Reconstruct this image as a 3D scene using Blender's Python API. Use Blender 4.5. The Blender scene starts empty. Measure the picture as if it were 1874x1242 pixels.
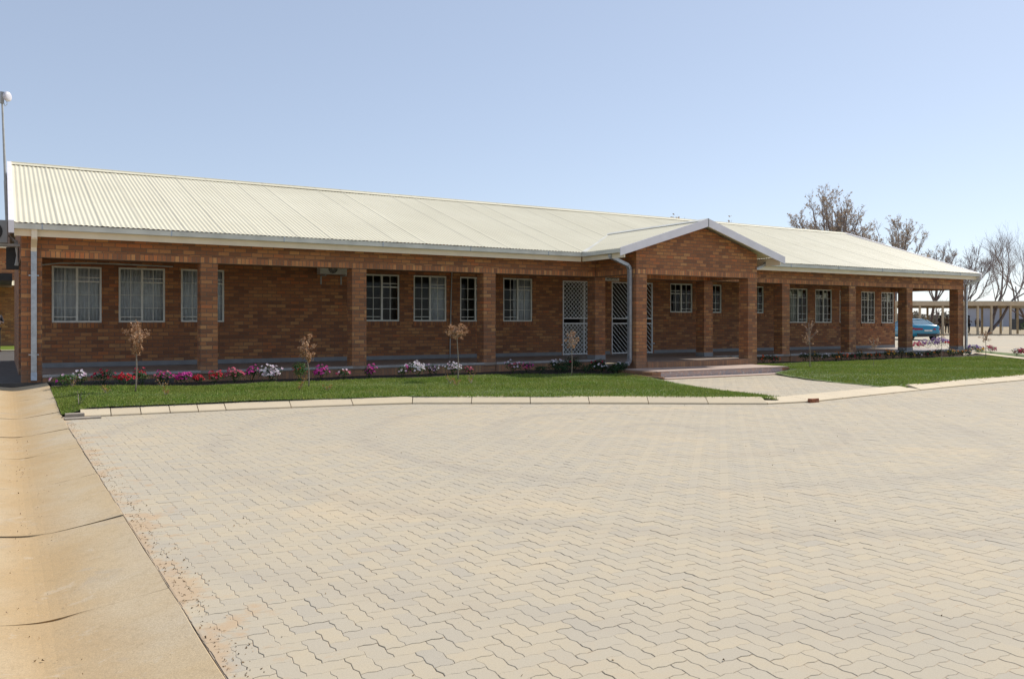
import bpy, math, random
import numpy as np
from mathutils import Vector, Matrix
R = random.Random(11)
sc = bpy.context.scene
COL = sc.collection
pi = math.pi
rad = math.radians

# ------------------------------------------------------------------ helpers
class MB:
    """collects shapes (world coordinates) for ONE mesh"""
    def __init__(s): s.v = []; s.f = []; s.m = []
    def add(s, vs, fs, m=0):
        n = len(s.v); s.v += [tuple(v) for v in vs]; s.f += [tuple(n + i for i in f) for f in fs]; s.m += [m] * len(fs)
    def box(s, x0, x1, y0, y1, z0, z1, m=0):
        s.add([(x0,y0,z0),(x1,y0,z0),(x1,y1,z0),(x0,y1,z0),(x0,y0,z1),(x1,y0,z1),(x1,y1,z1),(x0,y1,z1)],
              [(0,3,2,1),(4,5,6,7),(0,1,5,4),(1,2,6,5),(2,3,7,6),(3,0,4,7)], m)
    def bar(s, a, b, w, h, m=0, up=(0,0,1)):
        a = Vector(a); b = Vector(b); d = (b-a).normalized(); u = Vector(up)
        if abs(d.dot(u)) > .98: u = Vector((0,1,0))
        x = d.cross(u).normalized(); z = x.cross(d).normalized()
        vs = []
        for p in (a, b):
            for sx, sz in ((-1,-1),(1,-1),(1,1),(-1,1)): vs.append(p + x*sx*w/2 + z*sz*h/2)
        s.add(vs, [(3,2,1,0),(4,5,6,7),(0,1,5,4),(1,2,6,5),(2,3,7,6),(3,0,4,7)], m)
    def tube(s, pts, rs, n=6, m=0, cap=True):
        pts = [Vector(p) for p in pts]
        if not isinstance(rs, (list, tuple)): rs = [rs]*len(pts)
        d0 = (pts[1]-pts[0]).normalized()
        ref = Vector((0,0,1)) if abs(d0.z) < .9 else Vector((1,0,0))
        base = len(s.v)
        for i, p in enumerate(pts):
            d = (pts[min(i+1,len(pts)-1)]-pts[max(i-1,0)]).normalized()
            x = d.cross(ref).normalized(); y = x.cross(d)
            for k in range(n):
                a = 2*pi*k/n; q = p + (x*math.cos(a)+y*math.sin(a))*rs[i]; s.v.append(tuple(q))
        for i in range(len(pts)-1):
            for k in range(n):
                a = base+i*n+k; b = base+i*n+(k+1)%n
                s.f.append((a,b,b+n,a+n)); s.m.append(m)
        if cap:
            s.f.append(tuple(base+k for k in range(n))[::-1]); s.m.append(m)
            s.f.append(tuple(base+(len(pts)-1)*n+k for k in range(n))); s.m.append(m)
    def prism(s, poly, axis, a, b, m=0):
        """poly 2D extruded along axis ('x': poly is (y,z); 'y': (x,z); 'z': (x,y))"""
        def P(q, t): return {'x': (t,q[0],q[1]), 'y': (q[0],t,q[1]), 'z': (q[0],q[1],t)}[axis]
        n = len(poly); vs = [P(q,a) for q in poly]+[P(q,b) for q in poly]
        s.add(vs, [tuple(range(n))[::-1], tuple(range(n,2*n))]+[(i,(i+1)%n,n+(i+1)%n,n+i) for i in range(n)], m)
    def build(s, name, mats, parent=None, smooth=False, wloc=None):
        me = bpy.data.meshes.new(name)
        off = Vector((0,0,0))
        if parent is not None:
            q = parent
            while q is not None: off += Vector(q.location); q = q.parent
        if wloc is not None and parent is None: off = Vector(wloc)
        ox, oy, oz = off
        me.from_pydata([(x-ox,y-oy,z-oz) for x,y,z in s.v], [], s.f)
        if not isinstance(mats, (list, tuple)): mats = [mats]
        for m in mats: me.materials.append(m)
        if len(mats) > 1: me.polygons.foreach_set('material_index', s.m)
        if smooth: me.polygons.foreach_set('use_smooth', [True]*len(s.f))
        me.update()
        o = bpy.data.objects.new(name, me); COL.objects.link(o)
        if parent is not None: o.parent = parent
        elif wloc is not None: o.location = wloc
        return o

def fixn(o):
    import bmesh
    bm = bmesh.new(); bm.from_mesh(o.data); bmesh.ops.recalc_face_normals(bm, faces=bm.faces); bm.to_mesh(o.data); bm.free(); return o

def tag(o, label=None, cat=None, group=None, kind=None):
    if label: o['label'] = label
    if cat: o['category'] = cat
    if group: o['group'] = group
    if kind: o['kind'] = kind
    return o
def thing(name, label, cat, loc=(0,0,0), group=None):
    o = bpy.data.objects.new(name, None); o.empty_display_size = .2
    COL.objects.link(o); o.location = loc
    return tag(o, label, cat, group)
def copy_tree(o, parent=None):
    c = o.copy(); COL.objects.link(c)
    if parent is not None: c.parent = parent
    for ch in list(o.children): copy_tree(ch, c)
    return c

# ------------------------------------------------------------------ materials
class N:
    def __init__(s, name):
        s.m = bpy.data.materials.new(name); s.m.use_nodes = True
        s.t = s.m.node_tree; s.b = s.t.nodes['Principled BSDF']; s.out = s.t.nodes['Material Output']
    def n(s, typ, **kw):
        x = s.t.nodes.new(typ)
        for k, v in kw.items(): setattr(x, k, v)
        return x
    def l(s, a, b): s.t.links.new(a, b)
    def math(s, op, a, b=None, c=None):
        x = s.n('ShaderNodeMath', operation=op)
        for i, v in enumerate((a, b, c)):
            if v is None: continue
            if isinstance(v, (int, float)): x.inputs[i].default_value = v
            else: s.l(v, x.inputs[i])
        return x.outputs[0]
    def mix(s, f, a, b, blend='MIX'):
        x = s.n('ShaderNodeMix', data_type='RGBA', blend_type=blend)
        for i, v in ((0, f), (6, a), (7, b)):
            if isinstance(v, (int, float)): x.inputs[i].default_value = v
            elif isinstance(v, (tuple, list)): x.inputs[i].default_value = (*v[:3], 1)
            else: s.l(v, x.inputs[i])
        return x.outputs[2]
    def noise(s, scale, detail=4, rough=.55, vec=None, dist=0):
        x = s.n('ShaderNodeTexNoise'); x.inputs['Scale'].default_value = scale; x.inputs['Detail'].default_value = detail
        x.inputs['Roughness'].default_value = rough; x.inputs['Distortion'].default_value = dist
        s.l(vec if vec is not None else s.pos(), x.inputs['Vector']); return x.outputs['Fac']
    def pos(s):
        if not hasattr(s, '_p'): s._p = s.n('ShaderNodeNewGeometry').outputs['Position']
        return s._p
    def ramp(s, f, stops, interp='LINEAR'):
        x = s.n('ShaderNodeValToRGB'); x.color_ramp.interpolation = interp
        el = x.color_ramp.elements
        while len(el) < len(stops): el.new(.5)
        for e, (p, c) in zip(el, stops): e.position = p; e.color = (*c[:3], 1) if isinstance(c, (tuple, list)) else (c, c, c, 1)
        s.l(f, x.inputs[0]); return x.outputs[0]
    def set(s, k, v):
        if isinstance(v, (tuple, list)): s.b.inputs[k].default_value = (*v[:3], 1)
        elif isinstance(v, (int, float)): s.b.inputs[k].default_value = v
        else: s.l(v, s.b.inputs[k])
    def bump(s, h, strength=.3, dist=.01):
        x = s.n('ShaderNodeBump'); x.inputs['Strength'].default_value = strength; x.inputs['Distance'].default_value = dist
        s.l(h, x.inputs['Height']); s.l(x.outputs[0], s.b.inputs['Normal'])

def simple(name, col, rough=.6, metal=0, var=.12, scale=6, bump=0, col2=None, spec=None):
    k = N(name)
    f = k.noise(scale, 5)
    c2 = col2 if col2 else tuple(min(1, c*(1-var*2)) for c in col)
    k.set('Base Color', k.mix(k.ramp(f, [(.35, 0.0), (.65, 1.0)]), c2, col))
    k.set('Roughness', rough); k.set('Metallic', metal)
    if spec is not None: k.set('Specular IOR Level', spec)
    if bump: k.bump(k.noise(scale*8, 4), bump)
    return k.m

BRICKS = [(0, (.20,.098,.060)), (.12, (.36,.158,.078)), (.30, (.48,.230,.102)), (.48, (.39,.180,.086)), (.62, (.57,.295,.130)),
          (.76, (.26,.125,.070)), (.86, (.64,.370,.165)), (.94, (.58,.215,.085))]
def brick(name, cw=.232, ch=.0857, z0=.364, stag=True, tone=1.0, vert=True):
    k = N(name)
    sp = k.n('ShaderNodeSeparateXYZ'); k.l(k.pos(), sp.inputs[0])
    u = k.math('ADD', sp.outputs[0], sp.outputs[1])
    z = k.math('SUBTRACT', sp.outputs[2], z0)
    row = k.math('FLOOR', k.math('DIVIDE', z, ch))
    if stag: u = k.math('ADD', u, k.math('MULTIPLY', k.math('MODULO', k.math('ABSOLUTE', row), 2.0), cw/2))
    uu = k.math('DIVIDE', u, cw); col = k.math('FLOOR', uu)
    fu = k.math('FRACT', uu); fz = k.math('FRACT', k.math('DIVIDE', z, ch))
    du = k.math('MULTIPLY', k.math('MINIMUM', fu, k.math('SUBTRACT', 1.0, fu)), cw)
    dz = k.math('MULTIPLY', k.math('MINIMUM', fz, k.math('SUBTRACT', 1.0, fz)), ch)
    d = k.math('MINIMUM', du, dz)
    cb = k.n('ShaderNodeCombineXYZ'); k.l(col, cb.inputs[0]); k.l(row, cb.inputs[1])
    wn = k.n('ShaderNodeTexWhiteNoise', noise_dimensions='3D'); k.l(cb.outputs[0], wn.inputs['Vector'])
    c = k.ramp(wn.outputs['Value'], BRICKS, 'CONSTANT')
    fine = k.noise(28, 4, .7)
    c = k.mix(k.ramp(fine, [(.3, 0.0), (.75, .62)]), c, k.mix(1.0, c, (.55,.5,.5), 'MULTIPLY'))
    big = k.noise(.8, 3); c = k.mix(k.ramp(big, [(.3, 0.0), (.7, .3)]), c, (.27,.115,.05))
    c = k.mix(.26, c, (.38,.175,.08))
    c = k.mix(1.0, c, (1.03,.92,.80), 'MULTIPLY')
    mort = k.ramp(d, [(.005, 1.0), (.009, 0.0)])
    c = k.mix(mort, c, (.17,.11,.07))
    if tone != 1: c = k.mix(1.0, c, (tone, tone, tone), 'MULTIPLY')
    base = k.math('ADD', k.math('MULTIPLY', k.math('SUBTRACT', .62, sp.outputs[2]), 2.2), k.math('MULTIPLY', k.noise(3.5, 4, .65), .8))
    c = k.mix(k.ramp(base, [(.55, 0.0), (1.2, .45)]), c, (.30,.19,.12))
    c = k.mix(k.ramp(k.noise(2.1, 5, .7), [(.56, 0.0), (.72, .28)]), c, (.17,.10,.07))
    k.set('Base Color', c); k.set('Roughness', .82)
    h = k.math('ADD', k.math('MULTIPLY', k.math('SUBTRACT', 1.0, mort), 1.0), k.math('MULTIPLY', fine, .4))
    k.bump(h, .55, .006)
    return k.m

M = {}
M['brick'] = brick('face_brick')
M['rowlock'] = brick('rowlock_lintel', .083, .128, 2.599, False, 1.3)
M['rowsill'] = brick('rowlock_sill', .083, .3, 1.15, False)
M['rowplinth'] = brick('rowlock_plinth', .083, .30, .04, False)
M['cream'] = simple('cream_paint', (.90,.77,.58), .45, var=.04, scale=3)
M['white'] = simple('white_paint', (.90,.85,.87), .45, var=.04, scale=3)
M['frame'] = simple('window_paint', (.80,.79,.70), .4, var=.06, scale=9)
M['gate'] = simple('gate_paint', (.88,.88,.86), .4, var=.05, scale=9)
M['galv'] = simple('galvanised_steel', (.50,.53,.56), .42, metal=.6, var=.12, scale=12)
M['gutter'] = simple('gutter_steel', (.72,.70,.61), .5, metal=.05, var=.10, scale=2.5)
M['dark'] = simple('dark_interior', (.05,.045,.04), .9)
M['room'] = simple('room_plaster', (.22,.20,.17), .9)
M['slab'] = simple('slab_tile', (.36,.28,.225), .45, var=.12, scale=2.2, bump=.05)
M['nosing'] = simple('slab_nosing', (.42,.39,.36), .6, var=.1, scale=5)
M['grey'] = simple('grey_skirting', (.27,.27,.27), .6, var=.08, scale=5)
M['blackplastic'] = simple('dark_plastic', (.03,.03,.032), .5)
M['soil'] = simple('garden_soil', (.045,.03,.02), .95, var=.3, scale=9, bump=.5)
M['pipe'] = simple('pvc_pipe', (.45,.45,.43), .5)

def roofmat():
    k = N('cream_roof_sheet')
    sp = k.n('ShaderNodeSeparateXYZ'); k.l(k.pos(), sp.inputs[0])
    c = k.mix(k.ramp(k.noise(.5, 4), [(.35, 0.0), (.7, 1.0)]), (.71,.65,.475), (.77,.71,.53))
    c = k.mix(k.ramp(k.noise(22, 2, .7), [(.62, 0.0), (.8, .18)]), c, (.50,.42,.33))
    lap = k.ramp(k.math('FRACT', k.math('DIVIDE', k.math('SUBTRACT', sp.outputs[0], .11), .762)), [(0, .55), (.035, .35), (.06, 0.0), (1, 0.0)])
    c = k.mix(k.math('MULTIPLY', lap, k.ramp(k.noise(1.1, 3), [(.3, .3), (.7, 1.0)])), c, (.42,.38,.29))
    mp = k.n('ShaderNodeMapping'); mp.inputs['Scale'].default_value = (9, .35, .35); k.l(k.pos(), mp.inputs['Vector'])
    c = k.mix(k.ramp(k.noise(1.0, 4, .6, vec=mp.outputs[0]), [(.52, 0.0), (.75, .30)]), c, (.55,.50,.37))
    k.set('Base Color', c); k.set('Roughness', .5); k.set('Specular IOR Level', .35)
    return k.m
M['roof'] = roofmat()

def pavmat(name, island=True):
    k = N(name)
    if island:
        g = k.n('ShaderNodeNewGeometry'); rnd = g.outputs['Random Per Island']
    else:
        br = k.n('ShaderNodeTexBrick'); br.inputs['Scale'].default_value = 4.4
        br.inputs['Color1'].default_value = (0,0,0,1); br.inputs['Color2'].default_value = (1,1,1,1); br.inputs['Mortar'].default_value = (.5,.5,.5,1)
        k.l(k.pos(), br.inputs['Vector']); rnd = br.outputs['Color']
    c = k.ramp(rnd, [(0, (.45,.395,.305)), (.3, (.52,.435,.30)), (.55, (.47,.41,.31)), (.8, (.53,.44,.30)), (1, (.435,.385,.305))])
    c = k.mix(k.ramp(k.noise(9, 6, .65), [(.3, 0.0), (.72, .5)]), c, (.47,.415,.325))
    c = k.mix(k.ramp(k.noise(.35, 3, .5, dist=.6), [(.42, 0.0), (.62, .38)]), c, (.43,.385,.305))
    c = k.mix(k.ramp(k.noise(.55, 5, .6, dist=1.0), [(.56, 0.0), (.72, .6)]), c, (.58,.46,.30))
    c = k.mix(k.ramp(k.noise(160, 2, .6), [(.52, 0.0), (.75, .35)]), c, (.30,.26,.20))
    c = k.mix(k.ramp(k.noise(1.7, 6, .75, dist=.5), [(.57, 0.0), (.68, .35)]), c, (.50,.385,.255))
    c = k.mix(k.ramp(k.noise(3.1, 5, .7, dist=.3), [(.70, 0.0), (.76, .35)]), c, (.29,.25,.21))
    # dark tyre arcs worn into the yard
    sp0 = k.n('ShaderNodeSeparateXYZ'); k.l(k.pos(), sp0.inputs[0])
    dx_ = k.math('SUBTRACT', sp0.outputs[0], 7.2); dy_ = k.math('SUBTRACT', sp0.outputs[1], 8.2)
    rr_ = k.math('SQRT', k.math('ADD', k.math('MULTIPLY', dx_, dx_), k.math('MULTIPLY', dy_, dy_)))
    rr_ = k.math('ADD', rr_, k.math('MULTIPLY', k.noise(.5, 2), .5))
    arc = k.ramp(k.math('FRACT', k.math('MULTIPLY', rr_, .62)), [(.0, 0.0), (.35, 0.0), (.5, 1.0), (.62, 0.0)])
    c = k.mix(k.math('MULTIPLY', arc, k.ramp(k.noise(.45, 3), [(.35, .15), (.65, .62)])), c, (.39,.34,.27))
    # sand washed in along the channel side
    sp = k.n('ShaderNodeSeparateXYZ'); k.l(k.pos(), sp.inputs[0])
    ed = k.math('MULTIPLY', k.math('SUBTRACT', 1.55, sp.outputs[0]), 1.1)
    mk = k.math('ADD', ed, k.math('MULTIPLY', k.math('SUBTRACT', k.noise(3.2, 5, .65), .5), 2.6))
    c = k.mix(k.ramp(mk, [(.75, 0.0), (1.25, .6)]), c, (.50,.335,.19))
    k.set('Base Color', c); k.set('Roughness', .88); k.set('Specular IOR Level', .25)
    k.bump(k.noise(75, 5, .7), .25, .004)
    return k.m
M['paver'] = pavmat('concrete_paver')
M['court'] = pavmat('paved_court_far', False)
def sand():
    k = N('joint_sand')
    c = k.mix(k.ramp(k.noise(.9, 4), [(.4, 0.0), (.65, 1.0)]), (.45,.36,.255), (.52,.37,.23))
    c = k.mix(k.ramp(k.noise(40, 3), [(.5, 0.0), (.72, .6)]), c, (.16,.12,.085))
    k.set('Base Color', c); k.set('Roughness', .95); return k.m
M['sand'] = sand()
def drain():
    k = N('stained_channel_concrete')
    sp = k.n('ShaderNodeSeparateXYZ'); k.l(k.pos(), sp.inputs[0])
    c = k.mix(k.ramp(k.noise(.8, 5, .6, dist=.8), [(.35, 0.0), (.65, 1.0)]), (.56,.46,.32), (.55,.41,.235))
    mid = k.math('SUBTRACT', 1.0, k.math('MULTIPLY', k.math('ABSOLUTE', k.math('SUBTRACT', sp.outputs[0], .15)), 2.4))
    mk = k.math('ADD', mid, k.math('MULTIPLY', k.math('SUBTRACT', k.noise(1.4, 5, .6), .5), 1.6))
    c = k.mix(k.ramp(mk, [(.1, 0.0), (.9, .75)]), c, (.49,.325,.155))
    c = k.mix(k.ramp(k.noise(2.2, 4, .6, dist=1.5), [(.6, 0.0), (.74, .55)]), c, (.43,.375,.30))
    c = k.mix(k.ramp(k.noise(38, 3, .6), [(.68, 0.0), (.74, .7)]), c, (.24,.16,.09))
    c = k.mix(k.ramp(k.noise(110, 4, .75), [(.42, 0.0), (.66, .5)]), c, (.33,.25,.155))
    c = k.mix(k.ramp(k.noise(14, 6, .7, dist=.6), [(.50, 0.0), (.68, .35)]), c, (.36,.265,.15))
    c = k.mix(k.ramp(k.noise(5.5, 6, .72, dist=.4), [(.60, 0.0), (.66, .4)]), c, (.56,.47,.35))
    k.set('Base Color', c); k.set('Roughness', .9); k.set('Specular IOR Level', .2); k.bump(k.noise(45, 8, .75), .5, .006); return k.m
M['drain'] = drain()
def kerbm():
    k = N('kerb_concrete')
    g = k.n('ShaderNodeNewGeometry')
    c = k.ramp(g.outputs['Random Per Island'], [(0, (.60,.49,.325)), (.5, (.64,.53,.365)), (1, (.56,.46,.315))])
    c = k.mix(k.ramp(k.noise(4, 6, .65), [(.4, 0.0), (.75, .5)]), c, (.50,.41,.29))
    c = k.mix(k.ramp(k.noise(90, 3, .6), [(.6, 0.0), (.75, .3)]), c, (.33,.27,.19))
    k.set('Base Color', c); k.set('Roughness', .85); k.bump(k.noise(50, 4), .15, .004); return k.m
M['kerb'] = kerbm()
def steptile():
    k = N('mottled_step_tile')
    v = k.n('ShaderNodeTexVoronoi'); v.inputs['Scale'].default_value = 9; k.l(k.pos(), v.inputs['Vector'])
    c = k.mix(k.ramp(k.noise(7, 5, .7, dist=1.2), [(.35, 0.0), (.65, 1.0)]), (.34,.32,.33), (.58,.38,.28))
    c = k.mix(k.ramp(k.noise(13, 4), [(.55, 0.0), (.7, .8)]), c, (.60,.56,.52))
    k.set('Base Color', c); k.set('Roughness', .5); return k.m
M['tile'] = steptile()
M['tiletop'] = simple('tile_tread', (.60,.46,.38), .5, var=.1, scale=6)

def grassm():
    k = N('grass_blade')
    g = k.n('ShaderNodeNewGeometry')
    c = k.ramp(g.outputs['Random Per Island'], [(0, (.12,.185,.025)), (.4, (.165,.255,.035)), (.8, (.22,.30,.05)), (1, (.38,.35,.14))])
    c = k.mix(k.ramp(k.noise(.9, 4, .6), [(.38, 0.0), (.7, .6)]), c, (.30,.31,.07))
    c = k.mix(k.ramp(k.noise(5, 3, .6), [(.5, 0.0), (.72, .5)]), c, (.105,.20,.028))
    k.set('Base Color', c); k.set('Roughness', .65); k.set('Specular IOR Level', .2)
    c = k.mix(k.ramp(k.noise(2.2, 5, .7), [(.56, 0.0), (.68, .65)]), c, (.36,.31,.12))
    tr = k.n('ShaderNodeBsdfTranslucent'); k.l(c, tr.inputs[0])
    mx = k.n('ShaderNodeMixShader'); mx.inputs[0].default_value = .3
    k.l(k.b.outputs[0], mx.inputs[1]); k.l(tr.outputs[0], mx.inputs[2]); k.l(mx.outputs[0], k.out.inputs[0])
    return k.m
M['grass'] = grassm()
M['turf'] = simple('turf_base', (.13,.185,.035), .95, var=.3, scale=5)
def leaf(name, c0, c1, tr_=.25):
    k = N(name); g = k.n('ShaderNodeNewGeometry')
    c = k.ramp(g.outputs['Random Per Island'], [(0, c0), (1, c1)])
    k.set('Base Color', c); k.set('Roughness', .6); k.set('Specular IOR Level', .25)
    tr = k.n('ShaderNodeBsdfTranslucent'); k.l(c, tr.inputs[0])
    mx = k.n('ShaderNodeMixShader'); mx.inputs[0].default_value = tr_
    k.l(k.b.outputs[0], mx.inputs[1]); k.l(tr.outputs[0], mx.inputs[2]); k.l(mx.outputs[0], k.out.inputs[0])
    return k.m
M['leaf'] = leaf('petunia_leaf', (.025,.06,.015), (.075,.15,.035))
M['leafdark'] = leaf('marigold_leaf', (.012,.032,.012), (.04,.085,.025))
M['leafbright'] = leaf('shrub_leaf', (.03,.08,.012), (.09,.19,.03))
M['deadleaf'] = leaf('dead_leaf', (.28,.13,.06), (.66,.42,.25), .3)
M['drytwig'] = leaf('dry_foliage', (.30,.13,.04), (.45,.30,.08), .3)
M['seed'] = leaf('seed_cluster', (.42,.30,.20), (.60,.47,.33), .2)
FL = {'white': ((.75,.72,.74), (.85,.70,.78)), 'whitepink': ((.80,.74,.78), (.75,.42,.58)), 'red': ((.50,.01,.025), (.62,.03,.06)), 'crimson': ((.33,.01,.03), (.50,.03,.08)),
      'magenta': ((.50,.02,.22), (.62,.07,.38)), 'rose': ((.58,.06,.13), (.68,.22,.28)), 'orange': ((.70,.16,.01), (.75,.30,.02)), 'redorange': ((.65,.06,.01), (.70,.12,.02)),
      'purple': ((.20,.11,.33), (.33,.22,.45)), 'mauve': ((.32,.18,.36), (.42,.28,.42)), 'yellow': ((.75,.50,.04), (.75,.36,.02))}
for k_, (a_, b_) in FL.items(): M['fl_'+k_] = leaf('petal_'+k_, a_, b_, .35)
M['bark'] = simple('sapling_bark', (.34,.27,.21), .85, var=.2, scale=30)
M['barkdark'] = simple('tree_bark', (.24,.185,.17), .9, var=.2, scale=6)
M['twig'] = simple('tree_twig', (.33,.265,.25), .9, var=.15, scale=3)  # distance haze mixed into the colour, paler than bare twigs
M['twigbrown'] = simple('tree_twig_brown', (.38,.32,.28), .9, var=.15, scale=3)  # brown twigs, likewise paled in colour for distance haze
M['tan'] = simple('tan_timber_paint', (.40,.30,.17), .6, var=.08, scale=3)
M['tanlight'] = simple('tan_post_paint', (.62,.47,.30), .6, var=.08, scale=3)
M['farwhite'] = simple('pale_sheet_wall', (.42,.42,.47), .6, var=.05, scale=.5)
M['veld'] = simple('dry_veld_grass', (.36,.27,.15), .95, col2=(.27,.215,.125), scale=.08)
M['bush'] = leaf('far_bush_leaf', (.13,.115,.085), (.22,.19,.14), .2)
M['carpaint'] = simple('blue_car_paint', (.004,.23,.37), .22, var=.02); M['carpaint'].node_tree.nodes['Principled BSDF'].inputs['Coat Weight'].default_value = .8
M['carglass'] = simple('car_glass', (.10,.20,.26), .08, spec=.8)
M['tyre'] = simple('tyre_rubber', (.02,.02,.02), .8)
M['rim'] = simple('alloy_rim', (.35,.35,.36), .35, metal=.8)
M['taillight'] = simple('tail_light_lens', (.35,.01,.02), .2)
M['plate'] = simple('number_plate', (.72,.72,.70), .5)
M['skin'] = simple('skin', (.13,.07,.045), .6)
M['hair'] = simple('hair', (.012,.01,.01), .8)
M['clothdark'] = simple('dark_cloth', (.02,.02,.026), .85)
M['clothblue'] = simple('navy_cloth', (.03,.045,.08), .85)
M['clothbrown'] = simple('brown_cloth', (.09,.06,.045), .85)
M['clothtan'] = simple('khaki_cloth', (.22,.17,.10), .85)
M['ac'] = simple('white_ac_casing', (.58,.58,.55), .45, var=.05)
M['acgrey'] = simple('grey_ac_casing', (.34,.36,.37), .5, var=.06)
M['signface'] = simple('sign_face', (.88,.85,.78), .5, var=.03)
M['ink'] = simple('sign_ink', (.03,.025,.03), .6)
M['dish'] = simple('radome_white', (.66,.64,.68), .4, var=.03)
M['bricklump'] = simple('broken_brick', (.36,.13,.06), .9, var=.25, scale=30, bump=.4)
M['debris'] = leaf('litter_bits', (.10,.06,.03), (.38,.25,.13), 0)

def glassm(name='window_glass', tint=(.80,.84,.82), refl=.22):
    k = N(name); k.t.nodes.remove(k.b)
    tr = k.n('ShaderNodeBsdfTransparent'); tr.inputs[0].default_value = (*tint, 1)
    gl = k.n('ShaderNodeBsdfGlossy'); gl.inputs['Roughness'].default_value = .03
    fr = k.n('ShaderNodeLayerWeight'); fr.inputs[0].default_value = refl
    mx = k.n('ShaderNodeMixShader'); k.l(fr.outputs['Fresnel'], mx.inputs[0]); k.l(tr.outputs[0], mx.inputs[1]); k.l(gl.outputs[0], mx.inputs[2])
    k.l(mx.outputs[0], k.out.inputs[0]); return k.m
M['glass'] = glassm()
def curtainm():
    k = N('lace_curtain')
    c = k.mix(k.ramp(k.noise(5, 4, .6, dist=1), [(.45, 0.0), (.7, 1.0)]), (.74,.73,.78), (.90,.90,.93))
    k.set('Base Color', c); k.set('Roughness', .9)
    tr = k.n('ShaderNodeBsdfTransparent'); mx = k.n('ShaderNodeMixShader'); mx.inputs[0].default_value = .08
    k.l(k.b.outputs[0], mx.inputs[1]); k.l(tr.outputs[0], mx.inputs[2]); k.l(mx.outputs[0], k.out.inputs[0]); return k.m
M['curtain'] = curtainm()
M['blind'] = simple('cream_blind', (.50,.49,.42), .8, var=.1, scale=12)

# ------------------------------------------------------------------ key dimensions (metres; paving = 0)
YV, YP, YW = 18.39, 16.67, 21.24        # verandah front, porch front, rear wall face
ZS, ZL = .364, 2.599                    # slab, lintel underside
XL, XR = .30, 30.93                      # ends of the brickwork
CW = .345
PX0, PX1 = 13.75, 18.08                 # porch
sstep = lambda a, b, x: max(0, min(1, (x-a)/(b-a)))**2*(3-2*max(0, min(1, (x-a)/(b-a))))
KF = [(.95,13.52),(2.06,13.46),(3.2,13.38),(4.5,13.2),(5.78,12.95),(7.28,12.05),(8.71,11.19),(10.05,10.30),(10.85,9.80),(11.2,9.68),(11.76,9.66),(13.12,9.86),(14.76,10.1),(17.14,10.42),(20.57,10.76),(24.5,11.1),(28,11.4)]
def kerby(x):
    for (a, b), (c, d) in zip(KF, KF[1:]):
        if x <= c: return b+(d-b)*(x-a)/(c-a)
    return KF[-1][1]
def drainz(y): return .22*sstep(12.5, 18.3, y)
def lawnz(x, y):
    z = .10 + .045*sstep(10.5, 17.5, y)
    z += .085*(1-sstep(.7, 3.2, x))*sstep(14, 18, y)
    # dips to the path beside the steps
    if x > 14: d = max(0, x-(15.4+(y-10.3)*.29))
    else: d = max(0, 11.65+(y-10.3)*.15-x)
    dip = 1-sstep(0, .9, d)
    z -= .055*dip*(1-sstep(15.5, 17.5, y))
    e = 1-sstep(.73, 1.15, x); z = z*(1-e)+(drainz(y)+.012+.0*y)*e if drainz(y)+.012 > z-.12 else z
    return z + .008*math.sin(x*2.1+y)*math.sin(y*1.7-x*.6)
def terr(x, y):
    d = x*.517+y*.856
    return -.0+.2*sstep(25, 52, d)+.15*sstep(52, 76, d)+.2*sstep(76, 200, d)

# ------------------------------------------------------------------ ground sheets
def grid_sheet(name, xs, ys, zf, m, kind='structure', inside=None):
    vs = [(x, y, zf(x, y)) for y in ys for x in xs]; nx = len(xs); fs = []
    for j in range(len(ys)-1):
        for i in range(nx-1):
            if inside and not inside((xs[i]+xs[i+1])/2, (ys[j]+ys[j+1])/2): continue
            a = j*nx+i; fs.append((a, a+1, a+1+nx, a+nx))
    b = MB(); b.add(vs, fs); o = b.build(name, m, smooth=True); tag(o, kind=kind); return o
lin = lambda a, b, n: [a+(b-a)*i/(n-1) for i in range(n)]
gx = lin(-1500, -60, 10)+lin(-50, 150, 60)+lin(160, 3000, 14); gy = lin(-60, 120, 50)+lin(130, 3000, 14)
grid_sheet('ground', gx, gy, lambda x, y: terr(x, y)-(.06 if x*.517+y*.856 > 48 else .5), M['veld'])
# paved court sheet under and beyond the modelled pavers
def courtin(x, y):
    u = x*.856-y*.517; Z = x*.517+y*.856
    if Z > 71.2: return False
    return x > .8 and (y < 14 or x > 31.6)
grid_sheet('paved_court', lin(.72, 120.72, 241), lin(-8, 72, 161), lambda x, y: terr(x, y)-.0085, M['court'], inside=courtin)

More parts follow.
